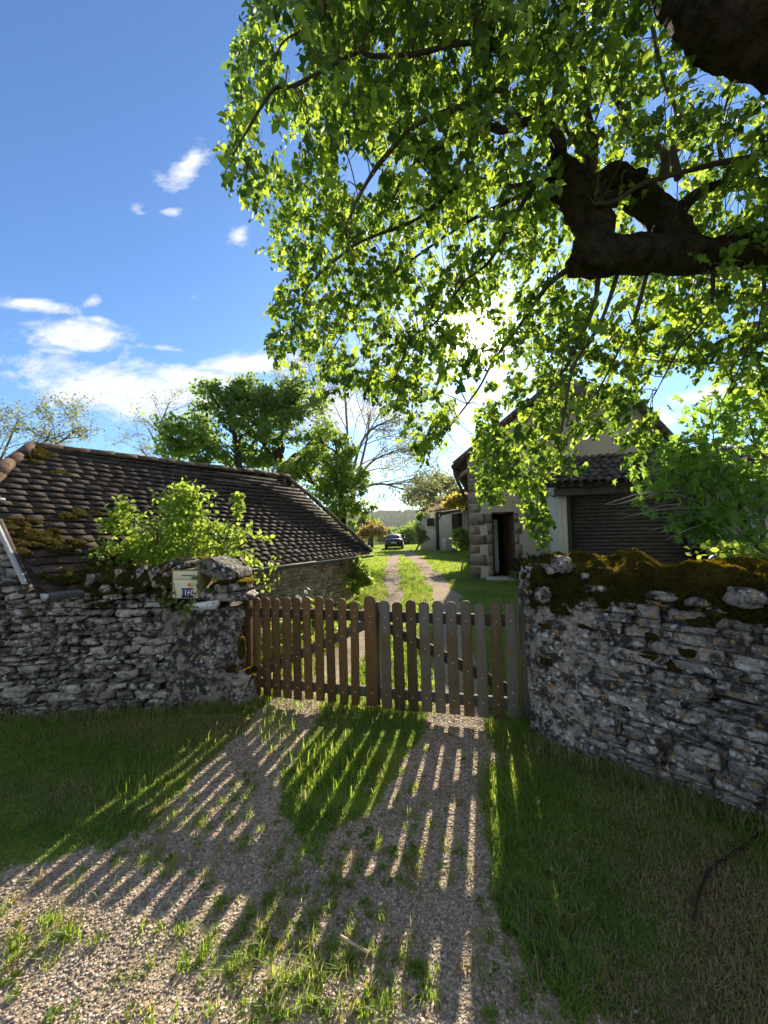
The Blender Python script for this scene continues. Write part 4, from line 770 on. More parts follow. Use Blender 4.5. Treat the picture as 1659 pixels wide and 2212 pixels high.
cc_ = hp(hs0+.45, 0, 2.3); tb = thing('dining_table', 'white table behind the chair inside the dark doorway', 'table', cc_); mb = MB(); mb.box(cc_+hz_*.74, [1.3, .8, .035], BH); mb.obj('tabletop', MT['white_paint'], tb, False, .004); legs(tb, cc_, .6, .33, .72, .03, 'white_paint', 0)
cc_ = hp(hs0+.11, 0, .95); fr = thing('white_cupboard', 'tall narrow white cupboard just inside the left of the doorway', 'cupboard', cc_); mb = MB(); mb.box(cc_+hz_*.95, [.14, .5, 1.7], BH); mb.obj('body', MT['white_paint'], fr, False, .004); mb = MB(); mb.tube([cc_+hu*.08+hz_*.9-ha*.1, cc_+hu*.08+hz_*1.1-ha*.1], .008, 6); mb.obj('handle', MT['chrome'], fr)
# ------------------------------------------------------------------ lean-to
lt = thing('lean_to_garage', 'lean-to garage with canal tiles and a dark slatted door against the farmhouse', 'garage', hp(3.5, 0, -1)); DP = -2.0
ls0 = hs(1205, 1150, DP)[0]; ld0 = hs(1227, 1150, DP)[0]; ld1 = hs(1484, 1150, DP)[0]; zf = hs(1300, 1068, DP)[1]; ze = hs(1200, 1050, DP-.25)[1]; zg = hs(1170, 996, 0)[1]; le0 = hs(1182, 1050, DP-.25)[0]; LE = ld1+2.6
mb = MB(); mb.prism([hp(ls0, -.1, DP), hp(ls0, zf, DP), hp(ls0, zg-.16, -.003), hp(ls0, -.1, -.003)], hu*.12); mb.prism([hp(ls0+.122, -.1, DP+.002), hp(ld0, -.1, DP+.002), hp(ld0, zf, DP+.002), hp(ls0+.122, zf, DP+.002)], ha*.2); mb.obj('side_wall', MT['pale_render'], lt)
mb = MB(); mb.prism([hp(ld1+.45, -.1, DP), hp(LE, -.1, DP), hp(LE, zf, DP), hp(ld1+.45, zf, DP)], ha*.2); mb.prism([hp(LE, -.1, DP), hp(LE, zf, DP), hp(LE, zg-.16, -.003), hp(LE, -.1, -.003)], -hu*.12); mb.obj('end_wall', MT['facade'], lt)
mb = MB(); zb = 0; n_b = 26
for i in range(n_b):
    z0_, z1_ = i*zf/n_b, (i+1)*zf/n_b; mb.prism([hp(ld0+.08, z0_+.002, DP+.10), hp(ld1, z0_+.002, DP+.10), hp(ld1, z1_-.012, DP+.085), hp(ld0+.08, z1_-.012, DP+.085)], ha*.025, random.random())
mb.prism([hp(ld0+.08, -.05, DP+.14), hp(ld1, -.05, DP+.14), hp(ld1, zf, DP+.14), hp(ld0+.08, zf, DP+.14)], ha*.02); mb.obj('slatted_door', MT['dark_slat'], lt)
mb = MB(); mb.prism([hp(ld0+.004, 0, DP-.01), hp(ld0+.08, 0, DP-.01), hp(ld0+.08, zf-.004, DP-.01), hp(ld0+.004, zf-.004, DP-.01)], ha*.1); mb.obj('door_post', MT['old_wood'], lt); mb = MB(); mb.prism([hp(ld1, 0, DP-.01), hp(ld1+.08, 0, DP-.01), hp(ld1+.08, zf-.004, DP-.01), hp(ld1, zf-.004, DP-.01)], ha*.1); mb.obj('door_post', MT['old_wood'], lt)
mb = MB(); mb.prism([hp(ls0-.06, zf+.003, DP-.12), hp(LE, zf+.003, DP-.12), hp(LE, zf+.17, DP-.12), hp(ls0-.06, zf+.17, DP-.12)], ha*.14); mb.obj('lintel', MT['rail_wood'], lt, False, .01)
mb = MB(); mb.prism([hp(ls0-.12, zf+.03, DP+.1), hp(ls0+.25, zf-.14, DP+.1), hp(ls0+.3, zf-.14, DP+.1), hp(ls0+.3, zf, DP+.1)], ha*.1); mb.obj('bracket', MT['old_wood'], lt)
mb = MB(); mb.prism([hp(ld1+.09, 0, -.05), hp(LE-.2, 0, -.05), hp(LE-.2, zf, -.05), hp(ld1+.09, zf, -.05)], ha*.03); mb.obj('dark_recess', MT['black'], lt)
mb = MB(); e0 = np.array([le0-.05, ze, DP-.3]); t0_ = np.array([le0-.05, zg, 0.]); rows = 7; ncol = int((LE+.2-le0)/.19)
for c in range(ncol):
    sc = le0+.05+c*.19
    for r_ in range(rows):
        f0, f1 = r_/rows, (r_+1.12)/rows; a = hp(sc, ze+(zg-ze)*f0, (DP-.3)*(1-f0)); b = hp(sc, ze+(zg-ze)*f1, (DP-.3)*(1-f1)); j = rng.normal(0, .007, 3)
        mb.tube([a+[0, 0, .025]+j, b+[0, 0, .012]+j], [.088, .070], 9, random.random(), (-.2, pi+.2)); 
    for r_ in range(rows):
        f0, f1 = r_/rows, (r_+1.1)/rows; a = hp(sc+.095, ze+(zg-ze)*f0, (DP-.3)*(1-f0)); b = hp(sc+.095, ze+(zg-ze)*f1, (DP-.3)*(1-f1)); mb.tube([a+[0, 0, .05], b+[0, 0, .045]], [.07, .08], 7, random.random(), (pi, 2*pi))
lr_ = mb.obj('tile_roof', MT['canal_clay'], lt, True); sm = lr_.modifiers.new('solid', 'SOLIDIFY'); sm.thickness = .014
mb = MB(); mb.prism([hp(le0, ze-.035, DP-.24), hp(LE+.1, ze-.035, DP-.24), hp(LE+.1, zg-.09, -.02), hp(le0, zg-.09, -.02)], hz_*.03); mb.obj('roof_boards', MT['old_wood'], lt)
mb = MB(); q_ = P(1638, 1110, 7.4); mb.prism([q_, P(1760, 1105, 7.2), P(1760, 1240, 7.2)*[1, 1, 0], q_*[1, 1, 0]], (0.1, .4, 0)); tg = thing('cream_outbuilding', 'cream wall of an outbuilding at the right edge behind the leafy shrub', 'building', q_*[1, 1, 0]); mb.obj('wall', MT['pale_render'], tg)
mb = MB(); mb.prism([q_+[-.1, -.1, .003], P(1770, 1105, 7.2)+[.1, -.1, .03], P(1770, 1105, 7.2)+[.2, .6, .4], q_+[0, .6, .38]], (0, 0, .06)); mb.obj('roof', MT['canal_clay'], tg)
for nm, lab, a, b in [('power_cable', 'thin black cable rising from the house roof to the top right, the upper one', P(1480, 905, 11), P(1700, 690, 6)), ('power_cable', 'thin black cable below the other, crossing the sky behind the shrub', P(1490, 985, 11), P(1760, 770, 6))]:
    mb = MB(); mb.tube([a+(b-a)*t_-[0, 0, .25*sin(pi*t_)] for t_ in np.linspace(0, 1, 12)], .006, 5); o = mb.obj(nm, MT['wire']); tag(o, lab, 'cable')
# ------------------------------------------------------------------ annex
AO = GG(908, 1187); au = nrm(np.array([.36, -.933, 0])); av = np.array([.933, .36, 0]); az = float(AO[2]); AO[2] = 0
def ap(s_, z, t_=0.): return AO+au*s_+av*t_+hz_*z
def as_(x_, y_=1150, t_=0.):
    o_ = AO+av*t_; r_ = ray(x_, y_); k = np.dot(o_-CAM, av)/np.dot(r_, av); p = CAM+r_*k; return float(np.dot(p-o_, au)), float(p[2])
an = thing('farm_annex', 'small cream annex with a red clay roof and porch beyond the farmhouse', 'house', AO); print('annex', AO, [as_(x_, y_) for x_, y_ in ((905, 1104), (1010, 1080), (945, 1100), (970, 1110), (1000, 1170))])
zl_ = as_(906, 1108)[1]; slp = .16; AL = 11.; mb = MB(); zz = lambda s_: zl_+slp*s_
mb.prism([ap(0, az-.4), ap(AL, az-.4), ap(AL, zz(AL)), ap(0, zz(0))], av*6); mb.obj('wall', MT['annex_render'], an)
mb = MB(); mb.prism([ap(-.3, zz(-.3)+.01, -.25), ap(AL, zz(AL)+.01, -.25), ap(AL, zz(AL)+.2, -.25), ap(-.3, zz(-.3)+.2, -.25)], av*6.5); mb.obj('roof', MT['red_clay'], an)
a, b = as_(923, 1120), as_(939, 1136); mb = MB(); mb.prism([ap(a[0], b[1], -.05), ap(b[0], b[1], -.05), ap(b[0], a[1], -.05), ap(a[0], a[1], -.05)], av*.045); sh = mb.obj('window_shutter', MT['shutter_brown'], an); mb = MB(); mb.prism([ap(a[0]-.05, b[1]-.14, -.06), ap(b[0]+.05, b[1]-.14, -.06), ap(b[0]+.05, b[1]-.06, -.06), ap(a[0]-.05, b[1]-.06, -.06)], av*.055); mb.obj('sill', MT['step_stone'], an)
a, b = as_(976, 1110), as_(1000, 1172); mb = MB(); mb.prism([ap(a[0], b[1], -.03), ap(b[0], b[1], -.03), ap(b[0], a[1], -.03), ap(a[0], a[1], -.03)], av*.025); mb.obj('door', MT['shutter_brown'], an)
mb = MB(); mb.prism([ap(a[0]-.1, az-.2, -.55), ap(b[0]+.1, az-.2, -.55), ap(b[0]+.1, b[1]-.05, -.55), ap(a[0]-.1, b[1]-.05, -.55)], av*.55); mb.obj('doorstep', MT['quoin_stone'], an)
pp = GG(946, 1195); pz_ = float(pp[2]); tpo = float(np.dot(pp-AO, av)); spo = float(np.dot(pp-AO, au)); zp = P(944, 1107, pp[1])[2]; print('porch', tpo, spo, zp, zz(spo))
mb = MB(); mb.box([pp[0], pp[1], (pz_+zp)/2], [.2, .2, zp-pz_+.05], np.array([au, av, hz_]).T); po = mb.obj('porch_post', MT['old_wood'], an); mb = MB(); mb.box([pp[0], pp[1], pz_+.08], [.42, .42, .3]); mb.obj('post_base', MT['quoin_stone'], an, False, .03)
mb = MB(); mb.tube([ap(spo, zp-.6, tpo+.05), ap(spo+.9, zp-.05, tpo+.05)], .07, 4); mb.tube([ap(spo-.3, zp-.05, tpo), ap(spo+4.5, zp+.05, tpo)], .09, 4); mb.tube([ap(spo+.3, zp-.2, tpo+.1), ap(spo+.3, zp+.2, -.1)], .07, 4); mb.obj('porch_beam', MT['old_wood'], po)
mb = MB(); k0 = np.array([ap(spo-.5, zp+.03, tpo-.35), ap(spo+5, zp+.10, tpo-.35), ap(spo+5, zz(spo+5)-.15, -.26), ap(spo-.5, zp+.45, -.26)]); mb.prism(k0, hz_*.16); mb.obj('porch_roof', MT['red_clay'], an)
mb = MB(); mb.tube([ap(spo+.8, az, -.05), ap(spo+.8, zl_, -.05)], .04, 6); mb.obj('drainpipe', MT['zinc'], an)
for i, (x_, y_) in enumerate(((962, 1064), (962, 1073), (965, 1081))):
    mb = MB(); mb.tube([P(x_, y_, 21), P(1016, y_-3, 15.5)], .035, 5); tag(mb.obj('pergola_bar', MT['old_wood']), ['topmost thin pergola bar beside the farmhouse corner', 'middle thin pergola bar above the porch roof', 'lowest thin pergola bar just over the yellow vine'][i], 'bar', 'pergola bars by the house')
# white garden chair
gc = GG(969, 1191); wcR = rotz(.5); gch = thing('garden_chair', 'white garden chair standing under the annex porch', 'chair', gc)
def gcp(x_, y_, z): return gc+wcR @ np.array([x_, y_, z])
for a in (-1, 1):
    for b, c in ((-.3, -.2), (.25, .15)): mb = MB(); mb.tube([gcp(a*.33, b, 0), gcp(a*.33, c, .62 if b < 0 else .5)], .03, 6); mb.obj('leg', MT['white_paint'], gch)
mb = MB(); mb.prism([gcp(-.33, -.3, .42), gcp(.33, -.3, .42), gcp(.33, .3, .38), gcp(-.33, .3, .38)], [0, 0, .05]); mb.obj('seat', MT['white_paint'], gch); mb = MB(); mb.prism([gcp(-.33, .28, .45), gcp(.33, .28, .45), gcp(.33, .42, 1.02), gcp(-.33, .42, 1.02)], [0, .04, 0]); mb.obj('backrest', MT['white_paint'], gch)
mb = MB(); sp_ = GG(988, 1193); rocks(mb, [sp_+[0, 0, .18]], [[.5, .35, .2]], None, 3, .15, .7); tg = tag(mb.obj('stone_trough', MT['quoin_stone']), 'low stone trough under the porch beside the white chair', 'trough')
# ------------------------------------------------------------------ car
co = GG(851, 1187); car = thing('parked_car', 'dark blue saloon car parked on the track, seen from behind', 'car', co); cr = rotz(radians(-3))
def cp(x_, y_, z): return co+cr @ np.array([x_, y_, z])
mb = MB(); secs = [(0, .78, .35, .90), (.06, .86, .28, 1.02), (.35, .90, .24, 1.05), (1.2, .91, .22, 1.0), (2.6, .91, .22, .98), (3.6, .90, .22, .95), (4.3, .84, .25, .82), (4.55, .70, .32, .65)]
rings = []
for y_, hw, zb_, zt2 in secs: rings.append([cp(x_*hw, y_, z) for x_, z in ((-.85, zb_), (-1, zb_+.12), (-1.0, (zb_+zt2)/2), (-.97, zt2-.12), (-.86, zt2), (0, zt2+.02), (.86, zt2), (.97, zt2-.12), (1.0, (zb_+zt2)/2), (1, zb_+.12), (.85, zb_))])
def loft(mb, rings):
    v = np.array(rings); a, k = v.shape[:2]; i = np.arange(a-1)[:, None]*k; j = np.arange(k)[None]; jn = (j+1) % k
    mb.add(v.reshape(-1, 3), [np.stack([i+j, i+jn, i+jn+k, i+j+k], -1).reshape(-1, 4), np.arange(k)[None, ::-1], (np.arange(k)+(a-1)*k)[None]])
loft(mb, rings); body = mb.obj('body', MT['car_paint'], car, True); body.modifiers.new('e', 'EDGE_SPLIT').split_angle = radians(50)
mb = MB(); loft(mb, [[cp(x_*hw, y_, z) for x_, z in ((-1, 1.0), (-.80, zt2-.06), (-.68, zt2), (.68, zt2), (.80, zt2-.06), (1, 1.0))] for y_, hw, zt2 in ((.55, .80, 1.02), (1.15, .78, 1.38), (1.5, .78, 1.44), (2.4, .78, 1.44), (2.7, .78, 1.40), (3.5, .82, 1.0))]); mb.obj('cabin', MT['car_paint'], car, True).modifiers.new('e', 'EDGE_SPLIT').split_angle = radians(40)
mb = MB(); mb.add([cp(-.64, .60, 1.075), cp(.64, .60, 1.075), cp(.52, 1.07, 1.36), cp(-.52, 1.07, 1.36)], np.array([[0, 1, 2, 3]])); mb.obj('rear_window', MT['car_glass'], car)
for a in (-1, 1):
    mb = MB(); mb.add([cp(a*.795, 1.2, 1.04), cp(a*.80, 3.1, 1.04), cp(a*.67, 2.5, 1.37), cp(a*.67, 1.5, 1.39)], np.array([[0, 1, 2, 3]])); mb.obj('side_window', MT['car_glass'], car)
    mb = MB(); rocks(mb, [cp(a*.66, .0, .80)], [[.20, .05, .055]], cr, 2, .02, .8); mb.obj('tail_light', MT['car_red'], car); mb = MB(); rocks(mb, [cp(a*1.0, 2.75, 1.03)], [[.10, .07, .07]], cr, 2, .05, .6); mb.obj('mirror', MT['car_paint'], car)
    for y_ in (.85, 3.55):
        mb = MB(); mb.tube([cp(a*.93, y_, .32), cp(a*.70, y_, .32)], .32, 18); wh = mb.obj('wheel', MT['rubber'], car); mb = MB(); mb.tube([cp(a*.94, y_, .32), cp(a*.9, y_, .32)], .2, 14); mb.obj('rim', MT['alloy'], wh)
mb = MB(); mb.box(cp(0, -.02, .66), [.52, .03, .11], cr); mb.obj('number_plate', MT['car_plate'], car); mb = MB(); rocks(mb, [cp(0, -.0, .42)], [[.80, .06, .10]], cr, 2, .02, .8); mb.obj('bumper', MT['rubber'], car); mb = MB(); mb.tube([cp(-.6, .05, 1.03), cp(.6, .05, 1.03)], .02, 5); mb.obj('boot_edge', MT['chrome'], car)
# ------------------------------------------------------------------ trees and shrubs
def el(x_, y_, Y, rx, ry, rd=None):
    c = P(x_, y_, Y); k = Y/F; return c, np.array([rx*k, (rd or rx)*k, ry*k])
def rball(n): v = nrm(rng.normal(0, 1, (n, 3))); return v*rng.random((n, 1))**.45
def tree(name, label, cat, trunk, crown, nleaf, lsz, lmat, bark='bark_dark', shape='oval', nlimb=26, clump=.16, group=None, lr=.035, droop=0., stem='trunk', sub=3, cn=None):
    tr = [np.asarray(p, float) for p in trunk[0]]; tg = thing(name, label, cat, tr[0], group); mb = MB()
    paths = []
    for pts, r0_, r1_ in [(trunk[0], trunk[1], trunk[2])]+list(trunk[3] if len(trunk) > 3 else []):
        s_ = spline(pts, 6); mb.tube(s_+rng.normal(0, r0_*.12, s_.shape), np.linspace(r0_, r1_, len(s_)), 8); paths.append((s_, r0_, r1_))
    allp = np.vstack([p for p, _, _ in paths]); vol = np.array([np.prod(r) for _, r in crown])**.7; pos, clc = [], []
    nc = cn or max(12, nlimb*4); pick = rng.choice(len(crown), nc, p=vol/vol.sum()); cl = np.array([crown[k][0] for k in pick])+rball(nc)*np.array([crown[k][1] for k in pick])*.92
    top = allp[:, 2].max(); z0 = allp[:, 2].min(); ends = []
    for k in range(nc):
        c = cl[k]; dd = np.linalg.norm(allp-c, axis=1)+2.5*np.maximum(0, allp[:, 2]-c[2]+.1*(top-z0))+(allp[:, 2] < z0+.22*(top-z0))*99; a = allp[dd.argmin()]
        if k < nlimb or ends == []: src = a; r_ = lr*(top-z0)*.45
        else:
            E = np.array(ends); src = E[np.linalg.norm(E-c, axis=1).argmin()]; r_ = lr*(top-z0)*.16
        L_ = np.linalg.norm(c-src); md = (src+c)/2+rng.normal(0, .10*L_, 3)+[0, 0, .12*L_]; s_ = spline([src, md, c], 4); mb.tube(s_, np.linspace(r_, r_*.3, len(s_)), 5, cap=False); ends += [s_[len(s_)//2], c]
        if k < nlimb: allp = np.vstack([allp, s_[2:]])
    mb.obj(stem, MT[bark], tg, True)
    sz_ = np.array([crown[k][1].mean() for k in pick])*clump; per = rng.dirichlet(np.ones(nc)*3)*nleaf; P_ = []
    for k in range(nc): n = int(per[k])+1; P_.append(cl[k]+rng.normal(0, 1, (n, 3))*sz_[k]*[1, 1, .75])
    P_ = np.vstack(P_); n = len(P_); ax = rng.normal(0, 1, (n, 3)); ax[:, 2] -= droop; nr_ = rng.normal(0, 1, (n, 3)); nr_[:, 2] += .8
    mb = MB(); leaves(mb, P_, ax, nr_, lsz*(.65+.6*rng.random(n)), shape, np.clip(rng.normal(.5, .25, n), 0, 1)); mb.obj('crown', MT[lmat], tg); return tg
gp_ = lambda x_, Y: np.array([*(P(x_, 1140, Y)[:2]), float(gz0(Y))-.1])
YA = 21.
tree('oak_tree', 'dark green round tree behind the barn ridge, the left one of the pair', 'tree', ([gp_(519, YA), P(519, 1060, YA), P(515, 990, YA), P(505, 930, YA)], .28, .12), [el(430, 935, YA, 92, 70), el(500, 870, YA, 80, 66), el(395, 975, YA, 55, 45), el(560, 900, YA, 60, 75), el(470, 985, YA, 80, 35)], 7600, .23, 'dark_leaf', nlimb=26, clump=.125, cn=150, lr=.022)
YB = 22.5
tree('oak_tree', 'dark tree with a forked black trunk behind the barn, the right one of the pair', 'tree', ([gp_(612, YB), P(612, 1060, YB), P(612, 1015, YB), P(604, 985, YB), P(606, 945, YB)], .42, .2, [([P(612, 1010, YB), P(640, 985, YB), P(690, 960, YB)], .22, .1), ([P(600, 1000, YB), P(578, 975, YB), P(570, 930, YB)], .24, .1)]), [el(590, 880, YB, 85, 68), el(655, 890, YB, 65, 80), el(560, 960, YB, 60, 45), el(690, 950, YB, 30, 45), el(560, 1000, YB, 60, 25)], 7400, .23, 'dark_leaf', nlimb=26, clump=.125, cn=150, lr=.022)
YC = 18.
tree('field_maple', 'light green leafy tree standing right of the barn roof', 'tree', ([gp_(741, YC), P(741, 1120, YC), P(735, 1070, YC), P(725, 1020, YC)], .22, .08, [([P(741, 1130, YC), P(722, 1100, YC), P(700, 1060, YC)], .13, .06)]), [el(705, 1030, YC, 75, 50), el(740, 1075, YC, 55, 50), el(690, 990, YC, 60, 35), el(760, 1030, YC, 40, 45), el(640, 1015, YC, 60, 25), el(775, 1120, YC, 22, 25), el(700, 940, YC, 55, 45), el(745, 980, YC, 40, 40), el(790, 1085, YC, 25, 30)], 8000, .17, 'bush_leaf', nlimb=26, clump=.17, cn=150)
def bare(name, label, base, stems, lens, lmat, nl, lsz, r0_, Y, depth=4, bark='bark_grey', spread=.55, grav=-.02, seed=3, kids=(3, 4)):
    R_ = random.Random(seed); tg = thing(name, label, 'tree', base); mb = MB(); tips = []
    def grow(p, d_, L_, r_, dep):
        n = 4; pts = [p]; q_ = p
        for i in range(n):
            d_ = nrm(d_+np.array([R_.gauss(0, .10), R_.gauss(0, .10), R_.gauss(0, .07)+grav])); q_ = q_+d_*L_/n; pts.append(q_)
        mb.tube(pts, np.linspace(r_, r_*.55, n+1), 6 if r_ > .03 else 4, cap=False)
        if dep <= 1: tips.extend(pts[1:])
        if dep == 0: return
        for k in range(R_.choice(kids)):
            f = R_.choice((2, 3, 4)); a = nrm(d_+np.array([R_.gauss(0, spread), R_.gauss(0, spread), R_.gauss(0, spread*.7)])); grow(pts[f], a, L_*R_.uniform(.5, .78), max(.006, r_*.5), dep-1)
    for st in stems:
        s_ = spline(st, 5); rr = np.linspace(r0_, r0_*.45, len(s_)); mb.tube(s_, rr, 7)
        for f in np.linspace(.35, 1, lens[1]):
            i = int(f*(len(s_)-1)); t_ = nrm(s_[min(i+1, len(s_)-1)]-s_[max(i-1, 0)]); grow(s_[i], nrm(t_+np.array([R_.gauss(0, .8), R_.gauss(0, .8), R_.gauss(0, .3)])), lens[0]*R_.uniform(.7, 1.1), rr[i]*.45, depth-1)
    mb.obj('trunk', MT[bark], tg, True); T_ = np.array(tips); i = rng.integers(0, len(T_), nl); pos = T_[i]+rng.normal(0, lsz*1.6, (nl, 3)); ax = rng.normal(0, 1, (nl, 3)); ax[:, 2] -= .3
    mb = MB(); leaves(mb, pos, ax, rng.normal(0, 1, (nl, 3))+[0, 0, .7], lsz*(.6+.7*rng.random(nl)), 'small'); mb.obj('crown', MT[lmat], tg); return tg
YD = 24.
bare('acacia_tree', 'tall open acacia with bare spreading branches beside the track', gp_(762, YD), [[gp_(762, YD), P(760, 1080, YD), P(752, 960, YD), P(744, 830, YD), P(738, 740, YD)], [P(760, 1080, YD), P(790, 960, YD), P(800, 890, YD)], [P(758, 1060, YD), P(800, 1000, YD+1), P(850, 975, YD)], [P(760, 1060, YD), P(820, 1045, YD-1), P(880, 1060, YD)], [P(752, 990, YD), P(700, 900, YD), P(700, 840, YD)], [P(756, 1040, YD), P(790, 940, YD-1), P(860, 900, YD)]], (2.6, 7), 'acacia_leaf', 12000, .11, .10, YD, 4, seed=5)
YG = 17.
bare('acacia_tree', 'feathery acacia branches rising behind the left end of the barn ridge', gp_(-40, YG), [[gp_(-40, YG), P(-30, 1050, YG), P(5, 985, YG), P(40, 905, YG)], [P(-20, 1040, YG), P(70, 990, YG), P(130, 955, YG), P(170, 925, YG)], [P(0, 1000, YG), P(90, 960, YG), P(110, 930, YG)], [P(-20, 1020, YG), P(-20, 970, YG), P(-20, 930, YG)]], (1.15, 6), 'acacia_leaf', 4200, .10, .07, YG, 3, seed=11)
bare('acacia_tree', 'thin pale acacia peeping out left of the dark round tree', gp_(380, 25), [[gp_(400, 25), P(390, 1060, 25), P(350, 985, 25), P(320, 925, 25)], [P(380, 1040, 25), P(345, 940, 25), P(365, 870, 25)], [P(390, 1060, 25), P(330, 1000, 25), P(305, 970, 25)]], (1.7, 6), 'acacia_leaf', 2600, .10, .08, 25, 3, seed=21)
tree('walnut_tree', 'yellow green tree rising behind the annex roof', 'tree', ([gp_(935, 42), P(935, 1110, 42), P(935, 1060, 42)], .25, .1), [el(915, 1075, 42, 40, 32), el(960, 1060, 42, 42, 42), el(985, 1075, 42, 32, 35), el(905, 1052, 42, 28, 22), el(950, 1040, 42, 30, 25)], 5200, .30, 'acacia_leaf', 'bark_grey', nlimb=22, clump=.22, lr=.02, cn=120)
tree('fruit_tree', 'small orange leaved tree in the field left of the dark car', 'tree', ([gp_(803, 44), P(803, 1160, 44), P(806, 1145, 44)], .2, .1), [el(806, 1142, 44, 27, 17), el(790, 1150, 44, 18, 14), el(822, 1150, 44, 14, 12)], 2600, .26, 'orange_leaf', nlimb=14, clump=.2, lr=.03, cn=60)
for i, (x_, y_, Y, rx, ry, lab) in enumerate([(797, 1132, 60, 22, 22, 'yellow green tree behind the orange leaved tree'), (884, 1158, 58, 20, 20, 'bright green bushy tree just right of the dark car'), (898, 1150, 70, 16, 26, 'darker green tree between the car and the annex'), (862, 1152, 85, 22, 16, 'dark green tree in the valley above the car roof'), (775, 1150, 66, 18, 22, 'green tree at the field edge by the barn corner'), (835, 1158, 78, 20, 14, 'low pale tree in the valley behind the car')]):
    tree('valley_tree', lab, 'tree', ([gp_(x_, Y), P(x_, y_+ry*.5, Y), P(x_, y_, Y)], .25, .1), [el(x_, y_, Y, rx, ry), el(x_-rx*.5, y_+ry*.4, Y, rx*.7, ry*.6), el(x_+rx*.5, y_+ry*.5, Y, rx*.7, ry*.55)], 2200, .42, ['mid_leaf', 'bush_leaf', 'dark_leaf', 'dark_leaf', 'mid_leaf', 'acacia_leaf'][i], nlimb=10, clump=.22, lr=.03, cn=45, group='trees in the valley')
# shrubs
YS = 4.45
tree('smoke_bush', 'bright green round leaved bush behind the wall and letter box', 'bush', ([P(400, 1290, YS)*[1, 1, 0]+[0, 0, -.05], P(400, 1290, YS), P(405, 1210, YS), P(410, 1130, YS)], .035, .012, [([P(400, 1280, YS), P(330, 1200, YS), P(275, 1110, YS)], .02, .006), ([P(400, 1280, YS), P(470, 1200, YS), P(515, 1095, YS)], .02, .006), ([P(400, 1270, YS), P(290, 1220, YS), P(220, 1175, YS)], .018, .006), ([P(400, 1270, YS), P(500, 1190, YS), P(575, 1155, YS)], .018, .005)]),
     [el(405, 1150, YS, 85, 60), el(400, 1085, YS, 55, 45), el(300, 1190, YS, 95, 42), el(270, 1120, YS, 45, 42), el(480, 1170, YS, 55, 48), el(515, 1095, YS, 12, 40), el(555, 1155, YS, 48, 18), el(420, 1215, YS, 90, 25), el(510, 1215, YS, 40, 20)], 4700, .060, 'bush_leaf', 'twig', 'oval', nlimb=60, clump=.19, lr=.006, stem='stems', cn=260)
mb = MB(); tg = thing('dead_twigs', 'bare pinkish dead twigs sticking up from the left of the bright bush', 'twigs', P(338, 1190, 4.2))
for (a, b) in [((338, 1180), (322, 1128)), ((338, 1180), (335, 1122)), ((338, 1175), (352, 1125)), ((338, 1190), (300, 1178)), ((333, 1160), (318, 1140)), ((340, 1165), (330, 1112)), ((280, 1235), (272, 1205)), ((285, 1235), (290, 1200))]:
    p, q_ = P(*a, 4.15), P(*b, 4.15); mb.tube([p, (p+q_)/2+rng.normal(0, .01, 3), q_], [.006, .004, .002], 5)
mb.obj('twig', MT['twig'], tg)
def creeper(name, label, runs, Y, lsz, lmat, n=9, spread=.018, shape='heart'):
    tg = thing(name, label, 'plant', P(*runs[0][0], Y)); mb = MB(); ps = []
    for rn in runs:
        s_ = spline([P(x_, y_, Y+random.uniform(-.03, .03)) for x_, y_ in rn], 5); mb.tube(s_, .003, 4); L_ = len(s_)
        for k in range(n*len(rn)//2): ps.append(s_[random.randrange(L_)]+rng.normal(0, spread, 3)*[1, .7, 1])
    mb.obj('stems', MT['twig'], tg); ps = np.array(ps); k = len(ps); ax = rng.normal(0, .6, (k, 3)); ax[:, 2] += .1; mb = MB(); leaves(mb, ps, ax, rng.normal(0, .5, (k, 3))+[0, -1, .5], lsz*(.6+.7*rng.random(k)), shape); mb.obj('leaves', MT[lmat], tg)
creeper('creeper', 'dark leafy creeper climbing over the cream letter box', [[(405, 1322), (408, 1300), (404, 1282)], [(386, 1320), (378, 1285), (375, 1258)], [(408, 1312), (420, 1295), (428, 1262), (420, 1244)], [(350, 1310), (352, 1285)], [(345, 1312), (362, 1302), (380, 1300)], [(395, 1350), (402, 1330), (406, 1310)], [(420, 1310), (410, 1318), (395, 1305)]], 3.49, .030, 'mid_leaf', 10)
creeper('creeper', 'small leafy creeper in the gap between letter box and cap stones', [[(440, 1290), (445, 1265)], [(455, 1290), (460, 1270)], [(436, 1275), (450, 1285)]], 3.62, .035, 'dark_leaf', 10)
creeper('sapling', 'thin light green sprig hanging in front of the barn gutter', [[(560, 1290), (585, 1240), (600, 1200)], [(575, 1260), (560, 1225), (545, 1195)], [(590, 1225), (575, 1205)], [(575, 1275), (600, 1245)], [(555, 1255), (540, 1215)]], 4.3, .05, 'bush_leaf', 12, .025, 'oval')
tree('young_shrub', 'sunlit yellow green shrub at the barn corner beyond the gate', 'bush', ([GG(772, 1296), P(776, 1262, 8.4), P(778, 1235, 8.4)], .03, .01), [el(775, 1235, 8.4, 24, 30), el(762, 1215, 8.4, 12, 16), el(795, 1255, 8.4, 16, 22), el(765, 1260, 8.4, 18, 25)], 900, .085, 'bush_leaf', 'twig', 'oval', nlimb=24, clump=.22, lr=.01, stem='stems', cn=50)
